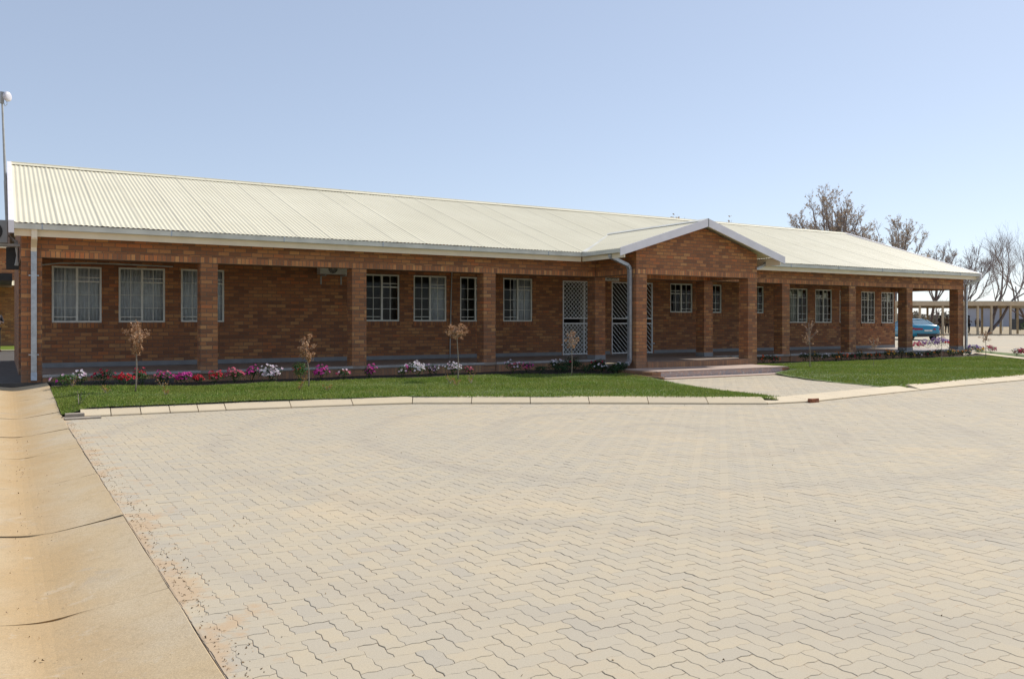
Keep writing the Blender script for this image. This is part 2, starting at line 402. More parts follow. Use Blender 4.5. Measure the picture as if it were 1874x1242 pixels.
# interlocking zigzag pavers in herringbone bond
PP = [(11.95,13.3),(12.9,14.95),(18.0,15.0),(17.6,14.75),(16.75,14.2),(16.2,13.2),(15.45,10.50),(14.5,10.36),(13,10.2),(11.9,10.12),(11.55,10.25)]
def inpath(x, y):
    r = False
    for (x0, y0), (x1, y1) in zip(PP, PP[1:]+PP[:1]):
        if (y0 > y) != (y1 > y) and x < (x1-x0)*(y-y0)/(y1-y0)+x0: r = not r
    return r
def pavers(name='paving', path=False):
    w = .0905; a = .0056
    def edge(p, q):
        (x0, y0), (x1, y1) = p, q; rev = (x1 < x0) or (y1 < y0); pts = []
        for t, s_ in ((0, 0), (.32, a), (.68, -a)):
            pts.append((t, s_))
        if rev: pts = [(0, 0), (.32, -a), (.68, a)]
        res = []
        for t, s_ in pts:
            x = x0+(x1-x0)*t; y = y0+(y1-y0)*t
            if x0 == x1: x += s_
            else: y += s_
            res.append((x, y))
        return res
    def outline(cells):
        c = [(i*w, j*w) for i, j in cells]; r = []
        for k in range(len(c)): r += edge(c[k], c[(k+1) % len(c)])
        return r
    def offs(poly, d):
        n = len(poly); out = []
        for i in range(n):
            p0, p1, p2 = Vector(poly[i-1]), Vector(poly[i]), Vector(poly[(i+1) % n])
            e1 = (p1-p0).normalized(); e2 = (p2-p1).normalized()
            nn = (Vector((-e1.y, e1.x))+Vector((-e2.y, e2.x))).normalized(); k = max(.5, nn.dot(Vector((-e1.y, e1.x))))
            out.append(tuple(p1+nn*d/k))
        return out
    H = outline([(0,0),(1,0),(2,0),(2,1),(1,1),(0,1)]); V = outline([(0,0),(1,0),(1,1),(1,2),(0,2),(0,1)])
    T = {}
    for nm, o in (('H', H), ('V', V)): T[nm] = (np.array(offs(o, .0032)), np.array(offs(o, .0007)))
    n = 18; fl = []; vl = []; cnt = 0
    rs = np.random.RandomState(5)
    for i in range(7, 300):
        for j in range(5, 176):
            d = (i-j) % 4
            if d == 0: nm = 'H'
            elif d == 3: nm = 'V'
            else: continue
            x = i*w; y = j*w
            if path:
                if not inpath(x+.1, y+.1): continue
            elif x < .55 or y < .523*x-2.2 or y < 1.0 or y > 13.6 or y > kerby(x)+.12: continue
            if x < .95 and y > 13.45: continue
            if (x+2*w if nm == 'H' else x+w) < .76: continue
            inner, outer = T[nm]; z = rs.normal(0, .00045); tx, ty = rs.normal(0, .0028, 2)
            jx, jy = rs.normal(0, .0008, 2)
            if path: z += .036
            # slow settlement of the bed
            z += .0012*math.sin(x*.9+1)*math.sin(y*.8)
            for ring, dz in ((inner, 0.0), (outer, -.0017)):
                vv = np.empty((n, 3)); vv[:, 0] = np.maximum(ring[:, 0]+x+jx, .729+rs.uniform(0,.010)); vv[:, 1] = ring[:, 1]+y+jy; vv[:, 2] = z+dz+ring[:, 0]*tx+ring[:, 1]*ty; vl.append(vv)
            b = cnt*2*n; fl.append(tuple(range(b, b+n)))
            fl += [(b+n+k, b+n+(k+1) % n, b+(k+1) % n, b+k) for k in range(n)]
            cnt += 1
    me = bpy.data.meshes.new(name); me.from_pydata(np.vstack(vl).tolist(), [], fl); me.materials.append(M['paver']); me.update()
    o = bpy.data.objects.new(name, me); COL.objects.link(o); tag(o, kind='structure')
    print('pavers', cnt)
pavers(); pavers('garden_path', True)
# sand bed that shows in the joints
b = MB(); pts = [(.7285,-2)]+[(.7285,13.75)]+[(x, y+.1) for x, y in KF]+[(28,-2)]
b.add([(x, y, -.0029) for x, y in pts], [tuple(range(len(pts)))[::-1]]); fixn(tag(b.build('paving_sand', M['sand']), kind='structure'))

# drainage channel: shallow V of concrete slabs
b = MB(); y = .8-1.9
def vz(x):
    q = math.hypot(x-.17, .10)-.10
    return -.075+.075*q/(math.hypot(.555, .10)-.10)
prof = [(-.52+(.722+.52)*i/26, vz(-.52+(.722+.52)*i/26)) for i in range(27)]+[(.728,-.006),(.728,-.2),(-.52,-.2)]
while y < 18.3:
    y1 = min(y+1.874, 18.32); dz = R.uniform(-.003,.004); ny = 9
    wob = R.uniform(-.008,.008)
    rows = []
    for k in range(ny+1):
        yy = y+(y1-y)*k/ny; rows.append([(px+(.004*math.sin(yy*3) if px > .70 else 0), yy+(px*.03+.010*math.sin(px*9+y) if k in (0, ny) else 0)+wob*px*0, pz+dz+drainz(yy)+(.0035*math.sin(yy*2.3+px*5)*math.sin(yy*5.1) if pz > -.15 else 0)) for i, (px, pz) in enumerate(prof)])
    n = len(prof); vs = [v for r in rows for v in r]; fs = []
    for k in range(ny):
        for i in range(n): a = k*n+i; c = k*n+(i+1) % n; fs.append((a, c, c+n, a+n))
    fs.append(tuple(range(n))); fs.append(tuple(ny*n+i for i in range(n))[::-1])
    b.add(vs, fs); y += 1.90
fixn(tag(b.build('drainage_channel', M['drain']), kind='structure'))
b = MB(); b.box(-.5,.70,-1,18.3,-.3,-.15); tag(b.build('channel_bed', M['soil']), kind='structure')
b = MB(); b.box(-8,-.54,-1,60,-.3,.02); tag(b.build('verge', M['court']), kind='structure')
# grass weeds/dark dirt in channel joints
# kerb of splayed concrete stones
b = MB()
segs = []
for (x0, y0), (x1, y1) in zip(KF, KF[1:]):
    L = math.hypot(x1-x0, y1-y0); segs.append((L, (x0, y0), (x1, y1)))
tot = sum(s_[0] for s_ in segs)
def kp(t):
    for L, p, q in segs:
        if t <= L or (L, p, q) == segs[-1]: return (p[0]+(q[0]-p[0])*t/L, p[1]+(q[1]-p[1])*t/L)
        t -= L
t = 0
while t < tot-.3:
    x, y = kp(t); ln = .40 if x < 2.9 else .985
    t1 = min(t+ln, tot); g = .006
    drop = 1.0 if 11.3 < kp((t+t1)/2)[0] < 15.6 else 0.0
    pr = [(0,-.1),(0,.02),(.012,.03),(.22,.098),(.235,.103),(.30,.104),(.30,-.1)] if not drop else [(0,-.1),(0,.018),(.012,.026),(.34,.062),(.36,.064),(.52,.066),(.52,-.1)]
    P0 = Vector((*kp(t+g), 0)); P1 = Vector((*kp(t1-g), 0)); d = (P1-P0).normalized(); nn = Vector((-d.y, d.x, 0)); jz = R.uniform(-.003,.003)
    skew = .05
    vs = []
    n0 = (Vector((*kp(min(tot, t+g+.15)), 0))-Vector((*kp(max(0, t+g-.15)), 0))).normalized(); n0 = Vector((-n0.y, n0.x, 0))
    n1 = (Vector((*kp(min(tot-.001, t1-g+.15)), 0))-Vector((*kp(max(0, t1-g-.15)), 0))).normalized(); n1 = Vector((-n1.y, n1.x, 0))
    for P, nv in ((P0, n0), (P1, n1)):
        for o_, z_ in pr: vs.append(P+nv*o_+Vector((0, 0, z_+jz)))
    n = len(pr); b.add(vs, [tuple(range(n))[::-1], tuple(range(n, 2*n))]+[(i, (i+1) % n, n+(i+1) % n, n+i) for i in range(n)])
    t = t1
fixn(tag(b.build('kerb', M['kerb']), kind='structure'))
# little concrete inlet apron between kerb and channel
b = MB(); b.box(.74,1.2,13.25,13.40,-.05,.022); b.box(.76,1.0,13.44,13.6,-.05,.065); tag(b.build('inlet_apron', simple('apron_concrete', (.40,.34,.27), .9, scale=8)), kind='structure')

# garden path to the steps
b = MB(); pp = PP
b.add([(x, y, .0326) for x, y in pp], [tuple(range(len(pp)))[::-1]])
fixn(tag(b.build('path_sand', M['sand']), kind='structure'))

# lawn
def LB(x):
    sl_ = (kerby(x+.05)-kerby(x-.05))/.1 if x > 1.1 else 0
    return kerby(x)+(.245 if not 11.3 < x < 15.6 else .47)*math.sqrt(1+sl_*sl_)
def bedline(x):
    if x > 15: return 17.35
    return 17.0-.75*sstep(10.1, 11.3, x)*(1-sstep(13.3, 13.6, x))  # bed pushed forward beside the porch: dark soil stands in for its shadow
def inlawn(x, y):
    if x < .735 or y > 17.95: return False
    if y < LB(x)-.03: return False
    if y > bedline(x)+.05*math.sin(x*3)+.04*math.sin(x*7.3): return False
    if x > 31.5 + (y-17)*.98 - .9+.0: return False
    if y > 14.9:
        if 13.0 < x < 17.95: return False
    xl = 11.62+max(0, y-10.2)*.14+max(0, y-12.6)*.20; xr = 15.42+(y-10.3)*.22+max(0, y-13.2)*.30
    if y < 15.3 and xl < x < xr: return False
    return True
LX = lin(.76, 34.0, 278); LY = lin(9.8, 18.4, 73)
NX, NY = 340, 80; vs = []; fs = []
for i in range(NX):
    x = .728+33.2*(i/(NX-1))**1.15; yb = LB(x)-.03 if x < 11.3 or x > 15.6 else LB(x)-.04
    for j in range(NY):
        y = yb+(17.62-yb)*j/(NY-1); vs.append((x, y, lawnz(x, y)))
for i in range(NX-1):
    for j in range(NY-1):
        a = i*NY+j; cx_ = (vs[a][0]+vs[a+NY][0])/2; cy_ = (vs[a][1]+vs[a+1][1])/2
        if any(inlawn(cx_+dx_, cy_+dy_) for dx_, dy_ in ((0,0),(.12,0),(-.12,0),(0,.14),(0,-.14))): fs.append((a, a+NY, a+NY+1, a+1))
b = MB(); b.add(vs, fs); tag(b.build('lawn', M['turf'], smooth=True), kind='structure')
def soilin(x, y):
    if 13.7 < x < 18.1 and y > 16.6: return False
    if 13.1 < x < 18 and y > 15.3: return False
    return bedline(x)-.25 < y < 18.4 or (12.6 < x < 13.2 and 15.2 < y) or (17.9 < x < 18.2 and 15.4 < y)
grid_sheet('flower_bed', LX, LY, lambda x, y: lawnz(x, min(y, 18))-.012, M['soil'], inside=soilin)

def grass_blades():
    rs = np.random.RandomState(3); n = 330000
    xs = .735+33*rs.rand(n)**1.25; ys = 9.9+7.6*rs.rand(n)
    keep = [i for i in range(n) if inlawn(xs[i], ys[i])]
    # denser near
    xs = xs[keep]; ys = ys[keep]; n = len(xs)
    zs = np.array([lawnz(x, y) for x, y in zip(xs, ys)])
    h = rs.uniform(.018, .045, n)*(1+.5*np.sin(xs*1.3+ys*2.0)*np.sin(ys*1.1)); a = rs.rand(n)*2*pi; wd = rs.uniform(.005, .011, n)
    v = np.empty((n, 3, 3)); ca, sa = np.cos(a), np.sin(a)
    v[:, 0] = np.stack([xs-ca*wd, ys-sa*wd, zs-.004], 1); v[:, 1] = np.stack([xs+ca*wd, ys+sa*wd, zs-.004], 1)
    ln = rs.normal(0, .018, (n, 2)); v[:, 2] = np.stack([xs+ln[:, 0], ys+ln[:, 1], zs+h], 1)
    me = bpy.data.meshes.new('grass'); f = np.arange(n*3).reshape(n, 3)
    me.from_pydata(v.reshape(-1, 3).tolist(), [], f.tolist()); me.materials.append(M['grass']); me.update()
    o = bpy.data.objects.new('grass', me); COL.objects.link(o); tag(o, 'short green lawn grass in front of the brick building', 'grass', kind='stuff')
grass_blades()

# concrete strip beside the far end of the lawn
b = MB()
b.add([(28.6,14.35,.13),(31.2,17.3,.15),(34.2,20.4,.17),(34.5,20.1,.17),(31.55,17.0,.15),(28.95,14.05,.13)], [(0,5,4,1),(1,4,3,2)])
fixn(tag(b.build('concrete_strip', M['kerb']), kind='structure'))
b = MB(); b.add([(31.6,17.0,.14),(34.5,20.1,.15),(36.5,21.0,.15),(33.2,16.6,.13),(29.8,13.6,.12),(29.0,14.0,.12)], [(0,5,4,3),(0,3,2,1)])
fixn(tag(b.build('grass_verge', M['turf']), kind='structure'))
b = MB(); b.add([(31.0,18.4,.13),(34.3,20.6,.15),(38.0,24.2,.15),(36.5,25.5,.15),(31.0,25.5,.13)], [(0,1,2,3,4)])
fixn(tag(b.build('end_flower_bed', M['soil']), kind='structure'))

# ------------------------------------------------------------------ the building
B = thing('office_building', 'long brown brick building with cream corrugated roof, pillared verandah and gabled porch', 'building', (15.6, 18.39, .05))
def part(mb, name, m, parent=None, smooth=False): return mb.build(name, m, parent or B, smooth)

class PB:
    """like MB but every box becomes a part of its own"""
    def __init__(s): s.l = []
    def box(s, *a): s.l.append(a)
def parts(pb, name, m, parent=None):
    for a in pb.l: mb = MB(); mb.box(*a); part(mb, name, m, parent)

def wall_y(mb, x0, x1, z0, z1, y, th, ops):
    """wall in the XZ plane at y..y+th with rectangular openings"""
    xs = sorted({x0, x1, *[o[0] for o in ops], *[o[1] for o in ops]}); zs = sorted({z0, z1, *[o[2] for o in ops], *[o[3] for o in ops]})
    hole = lambda i, j: any(o[0]-1e-6 <= xs[i] and xs[i+1] <= o[1]+1e-6 and o[2]-1e-6 <= zs[j] and zs[j+1] <= o[3]+1e-6 for o in ops)
    for i in range(len(xs)-1):
        for j in range(len(zs)-1):
            if hole(i, j): continue
            a, c, d, e = xs[i], xs[i+1], zs[j], zs[j+1]
            mb.add([(a,y,d),(c,y,d),(c,y,e),(a,y,e)], [(0,1,2,3)]); mb.add([(a,y+th,d),(c,y+th,d),(c,y+th,e),(a,y+th,e)], [(3,2,1,0)])
    for o in ops:
        a, c, d, e = o
        mb.add([(a,y,d),(c,y,d),(c,y,e),(a,y,e),(a,y+th,d),(c,y+th,d),(c,y+th,e),(a,y+th,e)], [(0,4,5,1),(3,2,6,7),(0,3,7,4),(1,5,6,2)])
    mb.add([(x0,y,z0),(x1,y,z0),(x1,y,z1),(x0,y,z1),(x0,y+th,z0),(x1,y+th,z0),(x1,y+th,z1),(x0,y+th,z1)], [(0,3,7,4),(1,5,6,2),(3,2,6,7),(0,4,5,1)])

WIN = [(.93,1.93,1.36,2.62,'L'),(2.28,3.28,1.365,2.63,'L'),(3.63,4.63,1.375,2.64,'L'),
       (8.24,9.25,1.395,2.66,'L'),(9.67,10.68,1.395,2.665,'L'),(11.11,12.12,1.395,2.665,'L'),(12.53,13.54,1.395,2.67,'L'),
       (18.97,19.96,1.70,2.67,'S'),(20.32,21.31,1.70,2.67,'S'),(22.40,23.39,1.70,2.66,'S'),
       (24.70,25.72,1.36,2.63,'R'),(26.15,27.10,1.36,2.62,'R'),(27.55,28.45,1.36,2.61,'R'),(28.84,29.70,1.345,2.59,'R'),(30.10,30.90,1.345,2.59,'R')]
DOOR = [(14.64,16.20,ZS+.004,2.65,'X'),(16.52,18.22,ZS+.004,2.66,'D')]
ops = [w[:4] for w in WIN]+[d[:4] for d in DOOR]
b = MB(); wall_y(b, XL+.235, XR+.04, .1, 3.18, YW, .23, ops)
part(b, 'wall', M['brick'])
b = MB(); b.box(XL+.24, XR, 29.2, 29.43, .1, 3.1); part(b, 'wall', M['brick'])     # rear elevation
# end walls with gables
for x in (XL, XR-.19):
    b = MB()
    b.box(x, x+.23, YW+.0, 29.42, .1, 3.05) if x == XL else b.box(x, x+.23, YW+.235, 29.19, .1, 3.05)
    b.prism([(18.42,3.052),(29.4,3.052),(23.9,5.02)], 'x', x+.002, x+.228)
    b.box(x+.004, x+.226, 18.74, YW-.005, 2.73, 3.05)
    part(b, 'gable_wall', M['brick'])
    b = MB(); b.box(x+.002, x+.23, 18.74, YW-.006, ZL, 2.73); part(b, 'lintel', M['rowlock'])
# beams over the verandah columns
b = PB(); b.box(XL, PX0-.002, YV, YV+.23, ZL+.128, 3.27); b.box(PX1+.002, XR+.03, YV, YV+.23, ZL+.128, 3.27)
b.box(PX0-.002, PX1+.002, YV+.002, YV+.228, ZL+.128, 3.27)
parts(b, 'beam', M['brick'])
b = PB(); b.box(XL-.002, PX0-.004, YV-.004, YV+.226, ZL, ZL+.126); b.box(PX1+.004, XR+.032, YV-.004, YV+.226, ZL, ZL+.126); b.box(PX0, PX1, YV+.004, YV+.225, ZL, ZL+.126)
parts(b, 'lintel', M['rowlock'])
# columns
CX = [XL, 3.53, 6.84, 10.28, 13.735, 17.74, 21.08, 24.34, 27.48, XR-CW+.03]
for i, x in enumerate(CX):
    b = MB(); b.box(x, x+CW, YV, YV+CW, .05, ZL-.003); c_ = part(b, 'column', M['brick'])
    if i in (4, 5, 8, 9):
        b = MB(); b.box(x-.006, x+CW+.006, YV-.006, YV+CW+.006, ZS, ZS+.12); part(b, 'skirting', M['grey'], c_)
# porch
for x in (PX0, PX1-CW):
    b = MB(); b.box(x, x+CW, YP, YP+CW, .05, ZL-.003); part(b, 'column', M['brick'])
b = MB()
XC, HW, ZE, ZA, YG = 15.85, 2.83, 3.175, 4.045, 16.3
sl = (ZA-ZE)/HW
zt = lambda x: ZA-.09-abs(x-XC)*sl
b.prism([(PX0, ZL+.128), (PX1, ZL+.128), (PX1, zt(PX1)), (XC, zt(XC)), (PX0, zt(PX0))], 'y', YP, YP+.23)
b.box(PX0, PX0+.23, YP+.232, YV-.006, ZL+.128, 3.15); b.box(PX1-.23, PX1, YP+.232, YV-.006, ZL+.128, 3.15)
part(b, 'porch_gable', M['brick'])
b = PB(); b.box(PX0-.003, PX1+.003, YP-.004, YP+.226, ZL, ZL+.126); b.box(PX0-.003, PX0+.226, YP+.228, YV-.006, ZL, ZL+.126); b.box(PX1-.226, PX1+.003, YP+.228, YV-.006, ZL, ZL+.126)
parts(b, 'lintel', M['rowlock'])
# ceilings
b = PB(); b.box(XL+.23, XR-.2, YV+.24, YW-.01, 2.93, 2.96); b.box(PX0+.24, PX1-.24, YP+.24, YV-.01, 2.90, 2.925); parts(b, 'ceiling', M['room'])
# floors, plinth
b = PB(); b.box(XL+.35, PX0-.05, YV-.035, YW-.002, .30, ZS); b.box(PX1+.05, XR+.35, YV-.035, YW-.002, .30, ZS)
b.box(PX0-.05, PX1+.05, YV-.035, YW-.002, .30, ZS-.001); b.box(PX0+.03, PX1-.03, YP+.02, YV-.038, .30, ZS-.002)
b.box(XR+.04, XR+.35, YW-.004, 22.5, .1, ZS-.003)
parts(b, 'verandah_floor', M['slab'])
b = PB()
for i in range(len(CX)-1):
    if i == 4: continue
    b.box(CX[i]+CW+.003, CX[i+1]-.003, YV-.055, YV-.037, ZS-.045, ZS+.004)
parts(b, 'floor_edge', M['nosing'])
b = PB()
for i in range(len(CX)-1):
    if i == 4: continue
    b.box(CX[i]+CW+.003, CX[i+1]-.003, YV-.03, YV+.02, .04, ZS-.05)
b.box(PX0+CW+.003, PX1-CW-.003, YP-.02, YP+.015, .1, ZS-.005)
parts(b, 'plinth', M['rowplinth'])
b = PB()
def skirt(x0, x1): b.box(x0, x1, YW-.012, YW-.001, ZS+.001, ZS+.105)
skirt(XL+.24, 14.6); skirt(16.24, 16.46); skirt(18.26, XR+.03)
parts(b, 'skirting', M['grey'])
# sills and windows
def window(x0, x1, z0, z1, kind):
    b = MB(); b.box(x0-.02, x1+.02, YW-.03, YW-.002, z0-.115, z0-.004); part(b, 'window_sill', M['rowsill'])
    w = thing('window', None, None, (x0, YW, z0)); w.parent = B; w.location = Vector((x0, YW, z0))-B.location
    y = YW+.015 if kind != 'S' else YW+.02
    f = MB(); t = .042; ya, yb = y, y+.045
    f.box(x0+.002, x0+t, ya, yb, z0+.002, z1-.002); f.box(x1-t, x1-.002, ya, yb, z0+.002, z1-.002)
    f.box(x0+t, x1-t, ya, yb, z0+.002, z0+t); f.box(x0+t, x1-t, ya, yb, z1-t, z1-.002)
    xm = (x0+x1)/2
    f.box(xm-.024, xm+.024, ya-.004, yb, z0+t, z1-t)
    H = z1-z0-2*t; lo = z0+t; g = .013
    rows = 4 if kind != 'S' else 3
    def hbar(xa, xb, z, g_=g, yo=.006): f.box(xa, xb, ya+yo, yb-.01, z-g_/2, z+g_/2)
    for h in (0, 1):
        xa, xb = (x0+t, xm-.024) if h == 0 else (xm+.024, x1-t)
        f.box((xa+xb)/2-g/2, (xa+xb)/2+g/2, ya+.009, yb-.008, lo, z1-t)
        for r in range(1, rows):
            hbar(xa, xb, lo+H*r/rows, .03 if (r == rows-1 and (h == (1 if kind == 'L' else 0))) else g)
        vent = (h == 1) if kind == 'L' else (h == 0)
        if vent: hbar(xa, xb, z1-t-H/rows*.68, .018)
        else: hbar(xa, xb, lo+.085, .018)
    for o_ in (f,): ob = MB.build(f, 'window_frame', M['frame'], None)
    ob.parent = w; ob.location = -Vector((x0, YW, z0))
    gmb = MB(); yg = y+.03; gmb.add([(x0+t,yg,z0+t),(x1-t,yg,z0+t),(x1-t,yg,z1-t),(x0+t,yg,z1-t)], [(0,1,2,3)])
    og = gmb.build('glass', M['glass']); og.parent = w; og.location = -Vector((x0, YW, z0))
for w in WIN: window(*w)
# security gates in front of the doors
def gate(x0, x1, z0, z1, kind):
    g = thing('security_gate', None, None); g.parent = B; g.location = Vector((x0, YW, z0))-B.location
    f = MB(); t = .04; y0, y1 = YW+.01, YW+.05
    if kind == 'X': panels = [(x0+.003, x1-.003)]
    else: panels = [(x0+.003, x1-.003)]
    for a, c in panels:
        f.box(a, a+t, y0, y1, z0, z1-.003); f.box(c-t, c, y0, y1, z0, z1-.003)
        f.box(a+t, c-t, y0, y1, z0+.01, z0+.05); f.box(a+t, c-t, y0, y1, z1-t, z1-.003)
        m0, m1 = z0+.97, z0+1.13
        f.box(a+t, c-t, y0, y1, m0-.02, m0+.02); f.box(a+t, c-t, y0, y1, m1-.02, m1+.02)
        if kind == 'X': f.box(a+.80, a+.83, y0+.004, y1-.004, z0+.05, z1-t)
        def diag(za, zb, sgn):
            W, Hh = c-t-(a+t), zb-za; k = -Hh
            st = .135 if kind == 'X' else .15
            while k < W+Hh:
                # line x = k + s (z measured)
                s0, s1 = 0.0, Hh
                xa, xb = k, k+Hh
                if sgn < 0: pts = [(xa, Hh), (xb, 0)]
                else: pts = [(xa, 0), (xb, Hh)]
                (p0, q0), (p1, q1) = pts
                def clip(p0, q0, p1, q1):
                    ta, tb = 0.0, 1.0; dx = p1-p0
                    if p0 < 0: ta = max(ta, -p0/dx)
                    if p1 > W: tb = min(tb, (W-p0)/dx)
                    if tb <= ta: return None
                    return (p0+dx*ta, q0+(q1-q0)*ta, p0+dx*tb, q0+(q1-q0)*tb)
                r = clip(p0, q0, p1, q1)
                if r: f.bar((a+t+r[0], YW+.03+(.006 if sgn > 0 else -.006), za+r[1]), (a+t+r[2], YW+.03+(.006 if sgn > 0 else -.006), za+r[3]), .011, .015)
                k += st
        for za, zb in ((z0+.05, m0-.02), (m1+.02, z1-t)):
            diag(za, zb, -1)
            if kind == 'X': diag(za, zb, 1)
    o = f.build('gate_frame', M['gate']); o.parent = g; o.location = -Vector((x0, YW, z0))
    h = MB(); hx = x0-.03 if kind == 'X' else x1+.02; h.tube([(hx, YW-.03, z0+.32), (hx, YW+.0, z0+.32)], .02, 8); o = h.build('gate_stop', M['gate']); o.parent = g; o.location = -Vector((x0, YW, z0))
for d in DOOR: gate(*d)
# glazed door leaf behind the first gate and inner rooms
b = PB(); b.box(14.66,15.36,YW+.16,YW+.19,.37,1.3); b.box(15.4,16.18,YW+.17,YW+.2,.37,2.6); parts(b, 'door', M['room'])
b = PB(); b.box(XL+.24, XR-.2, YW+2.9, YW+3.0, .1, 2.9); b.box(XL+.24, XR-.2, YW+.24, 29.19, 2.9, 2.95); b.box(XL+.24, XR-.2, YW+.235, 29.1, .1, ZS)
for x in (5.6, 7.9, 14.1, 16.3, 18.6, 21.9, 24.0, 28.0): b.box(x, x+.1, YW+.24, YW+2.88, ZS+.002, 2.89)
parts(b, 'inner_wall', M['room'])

# roof sheets (corrugated)
def corr(mb, along0, along1, P0, P1, axis, pitch=.0915, amp=.0072, th=.012, zf=None, npp=6, clip=None):
    """P0/P1 = (other, z) at eave and ridge; wave runs along `axis`"""
    n = int((along1-along0)/pitch*npp)+1
    dx, dz = P1[0]-P0[0], P1[1]-P0[1]; L = math.hypot(dx, dz); nx, nz = -dz/L, dx/L
    if nz < 0: nx, nz = -nx, -nz
    K = 7; vs = []
    for i in range(n):
        s_ = along0+(along1-along0)*i/(n-1); sh = (s_-along0)/.762; seam = .004 if (sh % 1) < .10 else 0
        a = amp*math.cos(2*pi*s_/pitch)+seam
        for k in range(K):
            t_ = k/(K-1); o_ = P0[0]+dx*t_+nx*a; z_ = P0[1]+dz*t_+nz*a+.004*math.sin(s_*.9+k*1.7)
            vs.append((s_, o_, z_) if axis == 'x' else (o_, s_, z_))
    fs = [(i*K+k, (i+1)*K+k, (i+1)*K+k+1, i*K+k+1) for i in range(n-1) for k in range(K-1)]
    mb.add(vs, fs)
RX0, RX1, YE, YR, ZR = .11, 31.35, 17.97, 23.9, 5.235
b = MB(); corr(b, RX0, RX1, (YE, 3.205), (YR, ZR), 'x'); o = part(b, 'roof_sheet', M['roof'], smooth=True)
b = MB(); corr(b, RX0, RX1, (29.83, 3.205), (YR, ZR), 'x', npp=4); part(b, 'roof_sheet', M['roof'], smooth=True)
YB = YE+(ZA-3.205)/((ZR-3.205)/(YR-YE))   # where the porch ridge meets the main roof
# porch roof slopes, cut along the valleys
def porch_slope(sgn):
    mb = MB(); pitch, npp, amp = .0915, 6, .0115
    y0 = YG; y1 = YB; n = int((y1-y0)/pitch*npp)+1; K = 8; vs = []
    ms = (ZR-3.205)/(YR-YE)
    for i in range(n):
        y = y0+(y1-y0)*i/(n-1); a = amp*math.cos(2*pi*y/pitch)
        # lowest point: eave, or where the slope meets the main roof plane
        zmain = 3.205+(y-YE)*ms-.02
        zlo = max(ZE+.02, zmain) if y > YE else ZE+.02
        for k in range(K):
            z = zlo+(ZA+.012-zlo)*k/(K-1); x = XC+sgn*(ZA+.012-z)/sl; vs.append((x, y, z+a))
    mb.add(vs, [(i*K+k, (i+1)*K+k, (i+1)*K+k+1, i*K+k+1) for i in range(n-1) for k in range(K-1)])
    part(mb, 'porch_roof_sheet', M['roof'], smooth=True)
porch_slope(-1); porch_slope(1)
# ridge caps, valleys
b = MB(); b.prism([(YR-.20, ZR-.052), (YR, ZR+.022), (YR+.20, ZR-.052), (YR+.20, ZR-.046), (YR, ZR+.032), (YR-.20, ZR-.046)], 'x', RX0-.01, RX1+.01); b.tube([(RX0-.01, YR, ZR+.03), (RX1+.01, YR, ZR+.03)], .022, 8)
part(b, 'ridge_cap', M['roof'])
b = MB(); b.prism([(XC-.20, ZA-.03), (XC, ZA+.04), (XC+.20, ZA-.03), (XC+.20, ZA-.02), (XC, ZA+.052), (XC-.20, ZA-.02)], 'y', YG-.02, YB+.1)
part(b, 'ridge_cap', M['gutter'])
for sgn in (-1, 1):
    b = MB(); p0 = (XC+sgn*(HW-.04), YE-.02, 3.215); p1 = (XC, YB, ZA+.01); b.bar(p0, p1, .16, .008); part(b, 'valley', M['gutter'])
# barge flashings and boards
for x in (RX0-.02, RX1-.07):
    b = MB()
    for ya, yb in ((YE-.06, YR), (29.9, YR)):
        za = 3.17 if x < 1 else 3.13
        b.add([(x,ya,za-.17),(x+.09,ya,za-.17),(x+.09,ya,za+.06),(x,ya,za+.06),(x,yb,ZR-.17),(x+.09,yb,ZR-.17),(x+.09,yb,ZR+.05),(x,yb,ZR+.05)], [(0,1,2,3),(7,6,5,4),(0,4,5,1),(1,5,6,2),(2,6,7,3),(3,7,4,0)])
    fixn(part(b, 'bargeboard', M['white']))
b = MB()
for sgn in (-1, 1):
    x1 = XC+sgn*(HW+.09); z1 = ZE-.02
    b.add([(XC,YG-.03,ZA+.045),(x1,YG-.03,z1+.045),(x1,YG-.03,z1-.155),(XC,YG-.03,ZA-.165),(XC,YG,ZA+.045),(x1,YG,z1+.045),(x1,YG,z1-.155),(XC,YG,ZA-.165)], [(0,1,2,3),(7,6,5,4),(0,4,5,1),(1,5,6,2),(2,6,7,3),(3,7,4,0)])
fixn(part(b, 'bargeboard', M['white']))
b = MB(); b.box(XC-.012, XC+.012, YG-.036, YG-.031, ZA-.165, ZA+.045); part(b, 'bargeboard_joint', M['grey'])
# fascia boards
b = PB(); b.box(RX0+.075, XC-HW+.02, 18.07, 18.10, 2.965, 3.17); b.box(XC+HW-.02, RX1-.08, 18.07, 18.10, 2.965, 3.17)
b.box(XC-HW+.05, XC-HW+.08, YG+.01, 18.06, 2.965, 3.16); b.box(XC+HW-.08, XC+HW-.05, YG+.01, 18.06, 2.965, 3.16)
parts(b, 'fascia', M['cream'])
b = PB(); b.box(RX0+.075, RX0+.105, 18.11, 18.38, 2.965, 3.17); b.box(XL+.01, 13, 18.105, 18.385, 3.0, 3.01); b.box(18.7, RX1-.1, 18.105, 18.385, 3.0, 3.01); parts(b, 'soffit', M['cream'])
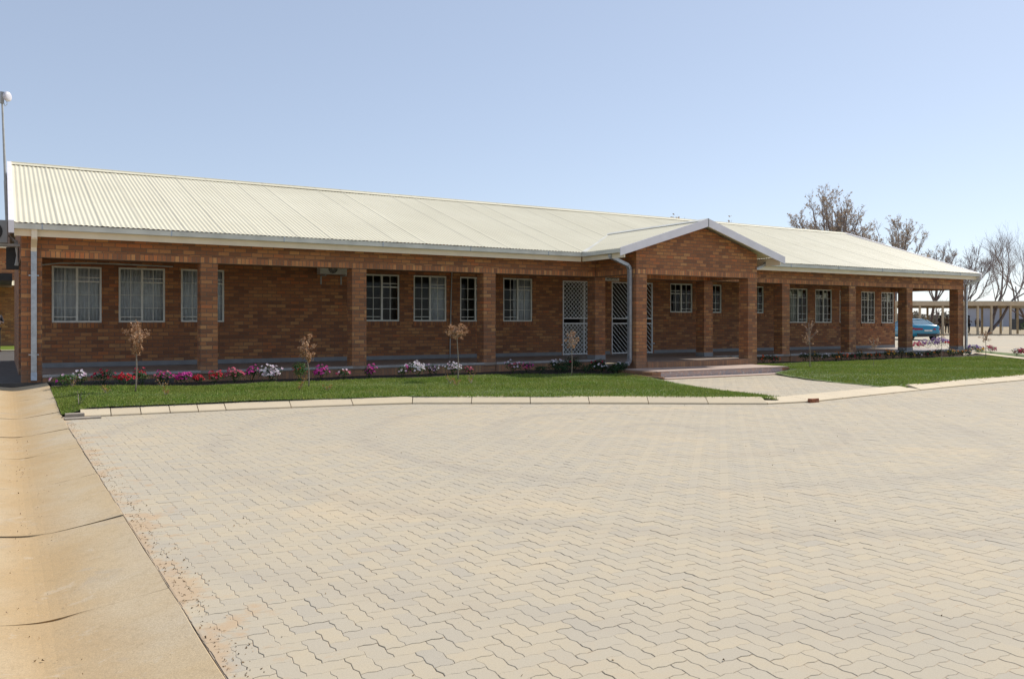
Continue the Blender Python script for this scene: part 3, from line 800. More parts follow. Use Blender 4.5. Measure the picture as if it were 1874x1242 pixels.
# gutters: square box profile, open at the top
def gutter_x(mb, x0, x1, yf, z1, h=.10, w=.115):
    mb.box(x0, x1, yf, yf+.006, z1-h, z1); mb.box(x0, x1, yf+.006, yf+w, z1-h, z1-h+.006); mb.box(x0, x1, yf-.006, yf, z1-.018, z1-.001)
    mb.box(x0, x0+.005, yf+.006, yf+w, z1-h+.006, z1-.01); mb.box(x1-.005, x1, yf+.006, yf+w, z1-h+.006, z1-.01)
for xa_, xb_ in ((RX0+.0, XC-HW-.02), (XC+HW+.02, RX1+.14)):
    b = MB(); gutter_x(b, xa_, xb_, 17.945, 3.188); part(b, 'gutter', M['gutter'])
for x0 in (XC-HW-.055, XC+HW-.06):
    b = MB(); b.box(x0, x0+.006, YG+.0, 17.94, 3.085, 3.185); b.box(x0+.006, x0+.11, YG+.0, 17.94, 3.085, 3.09); b.box(x0+.11, x0+.116, YG, 17.94, 3.085, 3.185); b.box(x0, x0+.116, YG-.004, YG-.001, 3.085, 3.185)
    part(b, 'porch_gutter', M['gutter'])
b = PB(); x = .62
while x < RX1:
    if not XC-HW-.1 < x < XC+HW+.1: b.box(x, x+.022, 17.935, 17.944, 3.084, 3.19)
    x += 2.26
parts(b, 'gutter_joint', M['galv'])
# downpipes
def pipe_part(pts, w=.095, h=.075, m='galv', name='downpipe', straps=()):
    b = MB()
    for a, c in zip(pts, pts[1:]): b.bar(a, c, w, h, up=(0, 1, 0) if abs(a[2]-c[2]) > .3*abs(a[0]-c[0]) else (0, 0, 1))
    o = part(b, name, M[m])
    if straps:
        for x, y, z in straps: b = MB(); b.box(x-.085, x+.085, y-.03, y-.0, z-.012, z+.012); part(b, 'pipe_strap', M['galv'], o)
    return o
pipe_part([(.505,18.02,3.09),(.505,18.02,2.93),], m='cream')
pipe_part([(.505,18.02,2.94),(.505,18.32,2.80),(.505,18.32,2.70)], m='cream', w=.097)
pipe_part([(.505,18.325,2.72),(.505,18.325,.42)], straps=[(.505,18.38,2.25),(.505,18.38,.75)])
pipe_part([(.505,18.325,.41),(.505,18.29,.26)], w=.10, h=.085)
pipe_part([(13.07,16.85,3.09),(13.07,16.85,3.01),(13.62,16.85,2.82),(13.68,16.85,2.72),(13.68,16.85,.42),(13.6,16.8,.34),(13.5,16.75,.32)], w=.08, h=.10, straps=[(13.68,16.92,1.5)])
pipe_part([(18.62,16.85,3.09),(18.62,16.85,3.02),(18.12,16.85,2.84),(18.12,16.85,.30)], w=.07, h=.08)
xe = XR+.08
pipe_part([(31.38,18.0,3.09),(31.38,18.0,2.98),(xe+.02,18.30,2.80),(xe+.02,18.33,2.72),(xe+.02,18.33,.30),(xe+.2,18.25,.22)], w=.085, h=.075)
# steps
b = PB(); b.box(13.15, 13.42, 15.36, YP-.022, 0, .187); b.box(17.62, 17.88, 15.36, YP-.022, 0, .187); parts(b, 'step_cheek', M['brick'])
b = MB(); b.box(13.42, 17.62, 15.37, YP-.022, 0, .183); o = part(b, 'step_riser', M['tile'])
b = MB(); b.box(13.30, 17.80, 15.345, YP-.023, .188, .205); part(b, 'step_tread', M['tiletop'])
b = MB(); b.box(13.3, 17.9, 14.98, 15.34, 0, .052); part(b, 'step_pad', M['tiletop'])
b = MB(); b.box(13.2, 18.0, 14.90, 14.97, 0, .048); b.bar((12.7,16.1,.09), (13.2,15.0,.06), .07, .06); b.bar((18.0,14.93,.05), (18.2,14.1,.05), .07, .06); part(b, 'step_edging', M['rowplinth'])

# things hung on the building
s = thing('sign', 'small cream name board reading RECEPTION above the recessed gate', 'sign', (16.24, YW-.02, 2.685))
b = MB(); b.box(16.24, 16.80, YW-.022, YW-.004, 2.685, 2.80); b.build('board', M['signface'], s)
b = MB(); b.box(16.25, 16.79, YW-.026, YW-.0225, 2.71, 2.775)
cu = bpy.data.curves.new('lettering', 'FONT'); cu.body = 'RECEPTION'; cu.size = .082; cu.align_x = 'CENTER'; cu.extrude = .001
to = bpy.data.objects.new('lettering', cu); COL.objects.link(to)
bpy.context.view_layer.update()
me = bpy.data.meshes.new_from_object(to.evaluated_get(bpy.context.evaluated_depsgraph_get())); bpy.data.objects.remove(to)
me.materials.clear(); me.materials.append(M['ink'])
to = bpy.data.objects.new('lettering', me); COL.objects.link(to); to.parent = s; to.rotation_euler = (pi/2, 0, 0); to.location = (.28, -.0045, .03)

def ac_unit(x0, x1, yf, z0, z1, label, m, wally, flip=False):
    t = thing('air_conditioner', label, 'air conditioner', ((x0+x1)/2, yf, z0))
    b = MB(); b.box(x0, x1, yf, yf+.28, z0, z1)
    o = b.build('casing', m, t); bv = o.modifiers.new('b', 'BEVEL'); bv.width = .012; bv.segments = 2
    xc = x0+(x1-x0)*.40; zc = (z0+z1)/2; r = (z1-z0)*.43
    b = MB(); b.tube([(xc, yf-.004, zc), (xc, yf-.012, zc)], r, 28); b.build('fan_recess', M['blackplastic'], t)
    b = MB()
    for k in range(1, 6):
        rr = r*k/5
        pts = [(xc+rr*math.cos(a), yf-.018, zc+rr*math.sin(a)) for a in [2*pi*i/24 for i in range(25)]]; b.tube(pts, .003, 4)
    for i in range(8): a = pi*i/8; b.bar((xc-r*math.cos(a), yf-.018, zc-r*math.sin(a)), (xc+r*math.cos(a), yf-.018, zc+r*math.sin(a)), .004, .004)
    b.build('fan_grille', M['pipe'], t)
    for xx in (x0+.12, x1-.16):
        b = MB(); b.box(xx, xx+.035, yf-.01, wally, z0-.045, z0-.012); b.box(xx, xx+.035, wally-.03, wally-.001, z0-.25, z0-.045); b.build('bracket', M['pipe'], t)
    return t
ac_unit(6.91, 7.73, 20.86, 2.60, 3.12-.24, 'white air conditioner box with round fan high on the shaded verandah wall', M['ac'], YW)
# unit on the gable end, seen at the left edge of the picture
t = thing('air_conditioner', 'grey air conditioner unit on brackets at the left gable end', 'air conditioner', (-.2, 19.5, 2.93))
b = MB(); b.box(-.62, .09, 19.5, 19.85, 2.935, 3.39); o = b.build('casing', M['acgrey'], t); bv = o.modifiers.new('b', 'BEVEL'); bv.width = .015; bv.segments = 2
b = MB(); b.tube([(-.2,19.496,3.16),(-.2,19.49,3.16)], .2, 24); b.build('fan_recess', M['blackplastic'], t)
b = MB(); b.box(-.62, .30, 19.55, 19.6, 2.885, 2.93); b.box(-.62, .30, 19.76, 19.81, 2.885, 2.93); b.build('bracket', M['pipe'], t)
b = MB()
for k in range(3): b.tube([(.10+k*.03,19.65,3.1-k*.05),(.21+k*.02,19.62,3.0),(.25,19.62,2.7),(.22+k*.02,19.6,2.5)], .018, 6)
b.build('hose', M['pipe'], t)
b = MB(); b.box(.06, .29, 19.9, 20.2, 2.45, 2.88); o = tag(b.build('meter_box', M['blackplastic'], wloc=(.17,20.05,2.45)), 'dark box fixed on the left gable wall below the grey air conditioner', 'box')

b = MB(); b.tube([(10.76,YW-.05,ZS+.002),(10.80,YW-.045,2.0),(10.83,YW-.04,2.92)], .017, 8); tag(b.build('drain_pipe', M['pipe'], wloc=(10.8,YW-.05,ZS)), 'thin pale upright pipe on the verandah wall between two windows', 'pipe')
b = MB(); b.tube([(.66,19.5,2.52),(1.0,19.55,2.575),(1.6,19.6,2.60),(2.3,19.65,2.60),(3.2,19.7,2.585)], .016, 6); tag(b.build('cable', M['pipe'], wloc=(.66,19.5,2.5)), 'pale cable slung under the verandah ceiling at the left end', 'cable')

# curtains behind the left windows
def curtain(x0, x1, z0, z1, label, m='curtain', n=46, y=None):
    b = MB(); yb = (y or YW+.13); vs = []
    for i in range(n+1):
        x = x0+(x1-x0)*i/n; yy = yb+.02*math.sin(i*1.9)+.008*math.sin(i*4.1)
        vs += [(x, yy, z0), (x+.004*math.sin(i), yy+.004, z1)]
    b.add(vs, [(2*i, 2*i+2, 2*i+3, 2*i+1) for i in range(n)])
    o = b.build('curtain', M[m], wloc=((x0+x1)/2, yb, z0), smooth=True); so = o.modifiers.new('s', 'SOLIDIFY'); so.thickness = .003
    tag(o, label, 'curtain', 'curtains behind the verandah windows')
curtain(.80, 2.05, 1.3, 2.75, 'white lace curtain in the window nearest the left end of the verandah')
curtain(2.18, 3.38, 1.3, 2.75, 'white lace curtain in the second verandah window from the left end')
curtain(3.52, 4.75, 1.3, 2.75, 'white lace curtain in the window half hidden by the first freestanding pillar from the left')
curtain(10.2, 10.75, 1.3, 2.75, 'pale curtain drawn at the right side of the window left of the thin wall pipe')
curtain(12.95, 13.6, 1.3, 2.75, 'pale curtain in the window left of the lattice gate')
curtain(24.66, 25.25, 1.3, 2.7, 'cream blind hanging in the left large window beyond the porch', 'blind', 10)
curtain(26.1, 26.5, 1.3, 2.7, 'narrow cream blind in the second large window beyond the porch', 'blind', 8)
# sheets of paper stuck in the far windows
for i, (x0, x1, z0, z1, lab) in enumerate([(24.76,24.92,2.35,2.52,'white paper sheet at top left of the first large window beyond the porch'), (25.26,25.48,2.32,2.54,'larger white paper sheet beside the middle bar of the first large window beyond the porch'), (26.32,26.52,2.30,2.40,'small white paper in the second large window beyond the porch, lower one'), (26.66,26.86,2.30,2.50,'white paper right of the middle bar of the second large window beyond the porch'), (29.22,29.4,2.25,2.48,'white paper in the left window of the last pair'), (30.42,30.7,2.2,2.5,'pale poster in the window nearest the right end of the verandah')]):
    b = MB(); b.box(x0, x1, YW+.052, YW+.054, z0, z1); tag(b.build('paper_sheet', M['signface'], wloc=(x0, YW+.05, z0)), lab, 'paper', 'papers stuck inside the windows')

# antenna mast
t = thing('antenna_mast', 'thin leaning mast with a round white dish behind the left roof end', 'antenna', (.06, 22.5, 2.2))
b = MB(); b.tube([(.12,22.5,3.6),(.075,22.5,4.1),(.03,22.5,5.3),(-.01,22.5,6.45)], [.045,.035,.024,.02], 8); b.tube([(.10,22.5,3.7),(.07,22.5,4.6)], .05, 8); b.build('mast', M['pipe'], t)
b = MB(); c0 = Vector((.085,22.38,6.50)); d = Vector((1.1,-1,0)).normalized()
prf = [(-.06,.015),(-.05,.07),(-.02,.10),(.01,.114),(.03,.112),(.05,.09),(.06,.05),(.063,.008)]
b.tube([c0+d*a for a, r in prf], [r for a, r in prf], 24); b.build('dish', M['dish'], t, smooth=True)
b = MB(); b.box(-.05,.03,22.46,22.54,6.36,6.62); b.tube([(.0,22.45,6.42),(.05,22.4,6.28),(.09,22.4,6.33),(.08,22.4,6.4)], .008, 5); b.build('bracket', M['pipe'], t)
bpy.context.view_layer.update()

# ------------------------------------------------------------------ plants
def rvec(): 
    while 1:
        v = Vector((R.uniform(-1,1), R.uniform(-1,1), R.uniform(-1,1)))
        if .05 < v.length < 1: return v.normalized()
def leafq(mb, p, n, s, asp=.55):
    n = n.normalized(); a = n.cross(rvec()).normalized(); c = n.cross(a)
    mb.add([p-a*s*.5, p+c*s*asp*.5, p+a*s*.5, p-c*s*asp*.5], [(0,1,2,3)])
def flower(mb, p, n, r):
    n = n.normalized(); a = n.cross(rvec()).normalized(); c = n.cross(a); vs = [p-n*r*.35]; k = 5
    for i in range(2*k):
        an = pi*i/k; rr = r*(1 if i % 2 == 0 else .78); vs.append(p+(a*math.cos(an)+c*math.sin(an))*rr+n*R.uniform(-.1,.1)*r)
    mb.add(vs, [(0, 1+i, 1+(i+1) % (2*k)) for i in range(2*k)])
def flowering(name, x, y, w, h, cols, nf, label, cat, group, leafm='leaf', z=None, nl=None, fr=.026, group2=None):
    zz = lawnz(x, min(y, 17.9)) if z is None else z
    t = thing(name, label, cat, (x, y, zz), group); C0 = Vector((x, y, zz))
    lb = MB(); nl = nl or int(240*w*h/.09)
    lump = [(rvec()*.35, R.uniform(.55, .8)) for _ in range(5)]
    for i in range(nl):
        lc, lr = R.choice(lump); v = rvec(); v.z = abs(v.z) if R.random() < .8 else v.z
        q = lc+v*lr*R.uniform(.6, 1)
        p = C0+Vector((q.x*w/2, q.y*w*.42, max(.01, (q.z*.5+.42)*h)))
        leafq(lb, p, v+Vector((0,0,.5))+rvec()*.7, R.uniform(.022,.045))
    for i in range(6): a = R.uniform(0, 6.28); lb.tube([C0, C0+Vector((math.cos(a)*w*.25, math.sin(a)*w*.25, h*.6))], .004, 3)
    lb.build('foliage', M[leafm], t)
    per = {}
    for i in range(nf):
        lc, lr = R.choice(lump); v = rvec(); v.z = abs(v.z)*.9+.1
        if v.y > .3: v.y = -v.y
        q = lc+v*lr*R.uniform(.9,1.12); c = R.choice(cols); mb = per.setdefault(c, MB())
        p = C0+Vector((q.x*w/2, q.y*w*.45, max(.03, (q.z*.5+.45)*h)))
        flower(mb, p, v+Vector((-.1,-.6,.5)), R.uniform(.8,1.2)*fr)
    for c, mb in per.items(): mb.build('flowers', M['fl_'+c], t)
    return t
G1 = 'flowering plants along the verandah left of the porch'
for x, y in ((11.6,16.95),(12.2,16.7),(12.7,17.1),(13.15,16.55),(11.95,17.3),(12.9,16.45),(12.45,17.55),(11.2,17.2)):
    flowering('leafy_clump', x, y, R.uniform(.5,.7), R.uniform(.2,.32), ['crimson'], 0, 'low dark leafy clump without blooms on the soil in the porch shadow', 'plant', 'leafy clumps in the porch shadow', 'leafdark')
PL = [(.97,17.35,.50,.24,['magenta','whitepink'],5,'leafy petunia with few pink blooms at the left end of the bed','leafbright'),
 (1.22,17.75,.36,.24,['whitepink','white'],22,'white and pink petunia second from the left end of the bed','leaf'),
 (1.60,17.8,.46,.30,['crimson'],14,'dark crimson petunia third from the left end, under the second window','leafdark'),
 (1.98,17.65,.52,.26,['red'],30,'bright red petunia just left of the first sapling','leaf'),
 (2.28,17.85,.36,.30,['red','crimson'],10,'sparse red petunia right behind the first sapling trunk','leaf'),
 (2.66,17.75,.52,.30,['magenta','rose'],26,'broad pink and magenta petunia next right of the first sapling','leafdark'),
 (3.02,17.75,.44,.28,['magenta'],32,'dense magenta petunia below the left side of the first freestanding pillar','leafdark'),
 (3.32,17.85,.30,.20,['red'],16,'small low red petunia between magenta and rose clumps','leafdark'),
 (3.60,17.8,.44,.28,['rose','red'],26,'rose red petunia in front of the first freestanding pillar','leaf'),
 (3.98,17.8,.44,.34,['rose'],34,'tall rose pink petunia just right of the first freestanding pillar','leaf'),
 (4.32,17.8,.40,.32,['magenta'],16,'loose magenta petunia left of the big white one','leafdark'),
 (4.70,17.75,.56,.38,['whitepink','white'],64,'largest bushy petunia, covered in white and pale pink blooms','leafdark'),
 (5.78,17.85,.40,.34,['magenta'],24,'magenta petunia right behind the leaning second sapling','leafdark'),
 (6.30,17.85,.36,.24,['whitepink','rose'],14,'small pale pink petunia left of the second freestanding pillar','leaf'),
 (6.88,17.85,.36,.32,['magenta'],26,'round magenta petunia in front of the second freestanding pillar','leafdark'),
 (7.66,17.85,.42,.28,['whitepink','magenta'],14,'pink tipped petunia right of the second freestanding pillar','leaf'),
 (7.98,17.75,.54,.32,['white'],46,'wide pure white petunia right of the second freestanding pillar','leaf'),
 (8.38,17.85,.40,.28,['whitepink','mauve'],18,'mauve and white petunia between two white ones','leafdark'),
 (8.90,17.8,.46,.30,['white','whitepink'],30,'white petunia just left of the third sapling','leaf'),
 (9.32,17.85,.34,.18,['rose'],8,'low dull red petunia close by the third sapling','leafdark'),
 (10.55,17.85,.50,.30,['whitepink','rose'],24,'pale pink petunia in front of the third freestanding pillar','leaf'),
 (10.95,17.85,.36,.28,['rose','magenta'],14,'deep pink petunia at the edge of the porch shadow','leafdark'),
 (11.75,17.8,.42,.36,['white'],16,'white petunia standing in the porch shadow','leafdark'),
 (12.3,17.85,.55,.34,['crimson'],4,'dark leafy clump almost without blooms in the porch shadow left of the fourth sapling','leafdark'),
 (13.1,17.85,.45,.30,['crimson'],8,'dark red petunia in the porch shadow right of the fourth sapling','leafdark'),
 (13.30,16.95,.34,.26,['white'],8,'white petunia in shade just left of the porch downpipe','leafdark'),
 (12.75,16.9,.36,.26,['white'],8,'white petunia in shade between the fourth sapling and the porch downpipe','leafdark')]
for x, y, w, h, cs, nf, lab, lm in PL: flowering('petunia_plant', x, y-(.42 if y > 17.3 else .1), w*1.05, h*1.15, cs, int(nf*1.25), lab, 'flowers', G1, lm)
flowering('green_shrub', 5.32, 17.4, .46, .44, ['red'], 9, 'leafy bright green shrub with tiny red blooms left of the leaning sapling', 'shrub', None, 'leafbright', nl=620, fr=.016)
x = 18.45; i = 0
MG = [(18.7,['redorange'],7),(19.15,['redorange','rose'],5),(19.6,['redorange'],6),(20.0,['crimson','redorange'],6),(21.4,['white'],2),(21.85,['yellow'],2),(22.3,['white'],3),(22.75,['orange'],3),(23.1,['redorange'],9),(23.6,['crimson'],3),(24.0,['orange'],2),(24.5,['orange','redorange'],5),(24.9,['redorange'],3),(25.35,['orange'],8),(25.8,['orange','yellow'],8),(26.3,['orange','white'],4),(26.7,['yellow'],3),(27.2,['white'],3),(27.6,['white','crimson'],3),(28.1,['orange'],4),(28.5,['crimson'],4),(28.9,['orange','yellow'],5),(29.35,['orange'],3),(29.8,['redorange','orange'],5),(30.25,['orange','yellow'],4)]
for x, cs, nf in MG:
    flowering('marigold_plant', x, 17.75+R.uniform(-.08,.08), R.uniform(.42,.58), R.uniform(.26,.38), cs, nf+2, 'low dark green marigold clump with orange blooms in the row right of the porch', 'flowers', 'marigolds along the verandah right of the porch', 'leafdark', fr=.032)
EB = [(36.6,24.6,1.3,.38,['redorange','rose'],50,'orange red flower clump at the left end of the bed seen through the end bay'),(37.0,24.2,1.3,.40,['rose'],60,'pink flower clump in the bed seen through the end bay'),
      (37.4,23.95,1.2,.50,['mauve','purple'],60,'mauve flower clump in the middle of the bed seen through the end bay'),(37.55,23.55,1.3,.58,['purple','mauve'],90,'tall purple flower clump in the bed seen through the end bay'),(37.75,23.1,.9,.42,['red'],45,'red flower clump beside the last pillar, seen through the end bay'),
      (34.35,20.15,.8,.36,['purple'],50,'purple flower clump right of the end downpipe'),(34.0,19.65,.7,.34,['purple','white'],34,'lavender flower clump right of the end downpipe with white blooms'),(33.5,19.25,.6,.28,['white','yellow'],16,'white and green clump left of the right hand sapling'),(33.9,19.0,.55,.34,['rose'],16,'sparse rose clump behind the right hand sapling'),
      (31.9,16.95,.75,.32,['crimson','white'],46,'crimson flower clump with white blooms at the right picture edge'),(31.95,16.5,.7,.34,['red','rose'],46,'red flower clump nearest the right picture edge')]
for x, y, w, h, cs, nf, lab in EB: flowering('petunia_plant', x, y, w, h, cs, nf, lab, 'flowers', 'flower clumps beyond the right end', 'leaf', z=.15, nl=420, fr=.045)
flowering('petunia_plant', 18.35, 18.0, .3, .3, ['redorange'], 5, 'small red flowered plant tucked against the right side of the porch', 'flowers', None, 'leaf')
for i, (x, y, s_, lab) in enumerate([(1.06,16.9,.22,'small withered orange plant in the grass at the left end of the lawn'),(1.5,15.7,.22,'low yellow brown withered plant left of the first sapling'),(2.52,16.6,.24,'upright withered plant just right of the first sapling'),(2.35,15.2,.16,'tiny yellow withered plant in the grass right of the first sapling'),
      (4.55,14.95,.22,'orange withered plant left of the second sapling'),(5.25,16.9,.22,'reddish withered plant right behind the second sapling'),(5.0,14.7,.20,'dry yellow plant right of the second sapling'),(7.7,15.15,.26,'flat dry twiggy plant left of the third sapling base'),(8.05,14.9,.28,'straggling reddish dry twigs right of the third sapling'),(7.55,14.6,.2,'fallen dry twigs near the third sapling'),(.98,14.25,.38,'grey green weed at the corner of lawn and kerb')]):
    zz = lawnz(x, y); b = MB(); st = MB()
    for k in range(5):
        a = R.uniform(0, 6.28); e = Vector((x+math.cos(a)*s_*.4, y+math.sin(a)*s_*.4, zz+s_*R.uniform(.3,.8))); st.tube([(x, y, zz), e], .003, 3)
        for q in range(9): leafq(b, Vector((x, y, zz)).lerp(e, R.uniform(.3,1.1))+rvec()*s_*.12+Vector((0,0,.02)), rvec(), .03)
    t = thing('withered_plant', lab, 'plant', (x, y, zz), 'withered plants in the lawn'); b.build('foliage', M['drytwig'] if i < 10 else M['leaf'], t); st.build('stem', M['twig'], t)

# saplings in front of the building
def sapling(x, y, htrunk, hcr, wcr, nleaf, label, lean=(0,0), leafm='deadleaf', r=.014, shape='egg', nb=14):
    zz = lawnz(x, y); t = thing('sapling', label, 'young tree', (x, y, zz), 'young trees planted in the lawn')
    P = lambda s_: Vector((x+lean[0]*s_*s_+.012*math.sin(s_*5), y+lean[1]*s_, zz+s_*(htrunk+hcr*.75)))
    b = MB(); b.tube([P(k/8) for k in range(9)], [r*(1-.5*k/8) for k in range(9)], 8); b.build('trunk', M['bark'], t, smooth=True)
    cb = MB(); lb = MB(); ct = P(htrunk/(htrunk+hcr*.75)); cc = Vector((ct.x, ct.y, zz+htrunk+hcr/2))
    for k in range(nb):
        s0 = P(R.uniform(htrunk, htrunk+hcr*.6)/(htrunk+hcr*.75)); v = rvec(); 
        sx = wcr/2*(1 if shape != 'T' else (1.1 if v.z > 0 else .45))
        e = cc+Vector((v.x*sx, v.y*sx, v.z*hcr/2)); md = s0.lerp(e, .5)+rvec()*.03
        cb.tube([s0, md, e], [.005,.0035,.002], 4)
        for q in range(int(nleaf*2.8)//nb):
            p = s0.lerp(md, R.random()) if R.random() < .2 else md.lerp(e, R.uniform(.2,1.08)); leafq(lb, p+rvec()*R.uniform(.01,.05), rvec(), R.uniform(.022,.042), .7)
    o = lb.build('crown', M[leafm], t); cb.build('branch', M['twigbrown'], t)
    return t
sapling(1.97, 15.86, .64, .56, .40, 520, 'first sapling from the left, pale trunk and bushy dead brown crown', (.03,.0), shape='T', nb=30)
sapling(5.0, 15.78, .50, .50, .30, 330, 'second sapling from the left, leaning crooked trunk with narrow dead brown crown', (-.10,.0), nb=22)
sapling(8.21, 15.8, .88, .32, .46, 420, 'third sapling from the left, tall thin trunk with round dead brown crown', (-.02,0), nb=34)
sapling(11.12, 15.78, .62, .44, .34, 110, 'fourth sapling from the left, sparse brown twigs in front of the lattice gate', (0,0), nb=20, r=.011)
sapling(18.66, 15.34, .60, .80, .46, 70, 'sapling with nearly bare crown on the lawn right of the porch', (-.03,0), nb=22, r=.013)
sapling(20.9, 15.0, .50, .40, .30, 40, 'faint thin bare sapling in the middle of the right hand lawn', (0,0), nb=10, r=.006)
sapling(25.42, 15.81, .75, .45, .30, 30, 'thin bare sapling in front of the open end bay', (0,0), nb=10, r=.010)
sapling(28.24, 16.01, .55, .55, .50, 110, 'drooping sapling with red brown leaves beyond the last pillar', (0,0), nb=16, r=.012)
sapling(30.6, 15.9, .85, .4, .5, 60, 'green leaved sapling at the right edge of the picture', (0,0), 'leafbright', nb=12, r=.011)

# ------------------------------------------------------------------ bare trees behind
def bare_tree(x, y, H, label, levels=5, spread=.55, lean=(0,0), trunkr=.2, forks=2, clusters=0, m='twig', seed=1, first=.3, nside=3, up=.25, droop=0, trunkdirs=None, csize=.085):
    rr = random.Random(seed); z0 = terr(x, y)-.05
    t = thing('bare_tree', label, 'tree', (x, y, z0), 'leafless trees behind the building')
    tb = MB(); cb = MB(); sb = MB()
    def rv(): return Vector((rr.gauss(0,1), rr.gauss(0,1), rr.gauss(0,1))).normalized()
    def grow(p, d, L, r, lev):
        n = 4 if lev < 3 else 3; pts = [p]; q = p.copy(); dd = d.copy()
        for i in range(n):
            dd = (dd+rv()*.17+Vector((0,0,up*.25-droop*lev*.04))).normalized(); q = q+dd*L/n; pts.append(q.copy())
        re = r*.62
        (tb if lev < 2 else cb).tube(pts, [r+(re-r)*i/n for i in range(n+1)], 7 if lev < 2 else (5 if lev < 4 else 3), cap=False)
        if lev >= levels:
            if clusters and rr.random() < clusters:
                for k in range(rr.randint(3, 6)):
                    c = q+rv()*rr.uniform(.03,.24)
                    nn = rv(); a = nn.cross(rv()).normalized(); e = nn.cross(a); s_ = rr.uniform(.5,1.1)*csize
                    sb.add([c-a*s_, c+e*s_*.6, c+a*s_, c-e*s_*.6], [(0,1,2,3)])
            return
        k = forks+(1 if rr.random() < .45 else 0)+(1 if lev >= 3 else 0)
        for i in range(k):
            j = rr.randint(max(1, n-2), n); ax = rv(); nd = (dd+(ax-dd*ax.dot(dd)).normalized()*spread*rr.uniform(.6,1.25)+Vector((0,0,up*.4))).normalized()
            grow(pts[j], nd, L*rr.uniform(.62,.85), re*rr.uniform(.7,1.0), lev+1)
    dirs = trunkdirs or [(lean[0], lean[1], 1)]
    for dv in dirs: grow(Vector((x, y, z0)), Vector(dv).normalized(), H*first*rr.uniform(.9,1.1), trunkr, 0)
    # scale to the wanted height
    zs = sorted(v[2] for v in cb.v); k = H/(zs[int(len(zs)*.985)]-z0)
    for mb in (tb, cb, sb): mb.v = [(x+(a-x)*k, y+(c-y)*k, z0+(e-z0)*k) for a, c, e in mb.v]
    tb.build('trunk', M['barkdark'], t, smooth=True); cb.build('crown', M[m], t)
    if sb.v: sb.build('seed_clusters', M['seed'], t)
    return t
def at(px, Z): u = (px-937)/1543.5; return (Z*(.517+.856*u), Z*(.856-.517*u))
def hgt(py, Z, px=0): return 1.35+(591-py)*Z/1543.5
TR = lambda px, Z, py, **k: bare_tree(*at(px, Z), hgt(py, Z)-terr(*at(px, Z)), **k)
def dome_tree(px0, pxc, hw, ytop, yfork, Z, label, m='twigbrown', seed=1, tufts=1.0, tr=.16, nl=9, fill=False):
    rr = random.Random(seed); f_ = Z/1543.5
    x, y = at(px0, Z); z0 = terr(x, y)-.05; RVv = Vector((.856,-.517,0)); FVv = Vector((.517,.856,0))
    t = thing('bare_tree', label, 'tree', (x, y, z0), 'leafless trees behind the building')
    base = Vector((x, y, z0)); zf = 1.35+(591-yfork)*f_; zt = 1.35+(591-ytop)*f_
    cx, cy = at(pxc, Z); C0 = Vector((cx, cy, zf)); fork = base.lerp(Vector((cx, cy, z0)), .45); fork.z = z0+(zf-z0)*.55
    H = zt-zf; W = hw*f_
    tb = MB(); cb = MB(); sb = MB()
    def rv(): return Vector((rr.gauss(0,1), rr.gauss(0,1), rr.gauss(0,1))).normalized()
    def limb(mb, a, b, r0, r1, n, sides, bend):
        pts = [a]; side = rv(); side.z *= .3
        for i in range(1, n+1):
            q = i/n; p = a.lerp(b, q)+side*math.sin(pi*q)*bend+rv()*bend*.22*(1 if i < n else 0)+Vector((0,0,-1))*math.sin(pi*q)*bend*.6; pts.append(p)
        mb.tube(pts, [r0+(r1-r0)*i/n for i in range(n+1)], sides, cap=False); return pts
    tb.tube([base, base.lerp(fork, .5)+rv()*.08, fork], [tr*1.3, tr*1.05, tr*.9], 8, cap=False)
    for k in range(nl):
        a = (k+.5)/nl*pi*(1 if not fill else 1.08)-(0 if not fill else .04*pi); ca = math.cos(a)
        e = C0+RVv*(-ca*W*(rr.uniform(.50,.68) if not fill else rr.uniform(.32,.78)))+FVv*rr.uniform(-.55,.55)*W+Vector((0,0,H*(.12+.52*math.sin(a))*rr.uniform(.8,1.1)))
        P = limb(tb, fork, e, tr*.55, tr*.22, 6, 6, .35)
        for q in range(9):
            s0 = P[rr.randint(2, 6)]; d = (s0-fork).normalized()
            out = Vector(((s0-C0).x, (s0-C0).y, 0)); 
            e2 = s0+(d*.9+rv()*.62+Vector((0,0,.35))).normalized()*rr.uniform(.22,.42)*H
            # keep inside the dome
            v = e2-C0; q_ = math.sqrt((v.dot(RVv)/W)**2+(v.dot(FVv)/W)**2+(max(v.z,0)/H)**2)
            if q_ > 1: e2 = C0+v/q_*rr.uniform(.9,1.0)
            P2 = limb(cb, s0, e2, tr*.18, tr*.07, 4, 4, .10)
            for w_ in range(7):
                s1 = P2[rr.randint(1, 4)]; d2 = (e2-s0).normalized(); e3 = s1+(d2+rv()*.75+Vector((0,0,.3))).normalized()*rr.uniform(.08,.19)*H
                P3 = limb(cb, s1, e3, tr*.07, .010, 3, 3, .03)
                for z_ in range(3):
                    s2 = P3[rr.randint(1, 3)]; e4 = s2+(d2+rv()*.9).normalized()*rr.uniform(.15,.4); cb.tube([s2, e4], [.010,.006], 3, cap=False)
                if rr.random() < .62*tufts:
                    for z_ in range(rr.randint(3, 7)):
                        c = e3+rv()*rr.uniform(.0,.16); nn = rv(); a_ = nn.cross(rv()).normalized(); b_ = nn.cross(a_); s_ = rr.uniform(.04,.09)
                        sb.add([c-a_*s_, c+b_*s_*.6, c+a_*s_, c-b_*s_*.6], [(0,1,2,3)])
    tb.build('trunk', M['barkdark'], t, smooth=True); cb.build('crown', M[m], t)
    if sb.v: sb.build('seed_clusters', M['seed'], t)
dome_tree(1540, 1526, 84, 347, 432, 72, 'large round crowned leafless tree with pale seed clusters above the roof', seed=3, nl=20, fill=True, tufts=1.5)
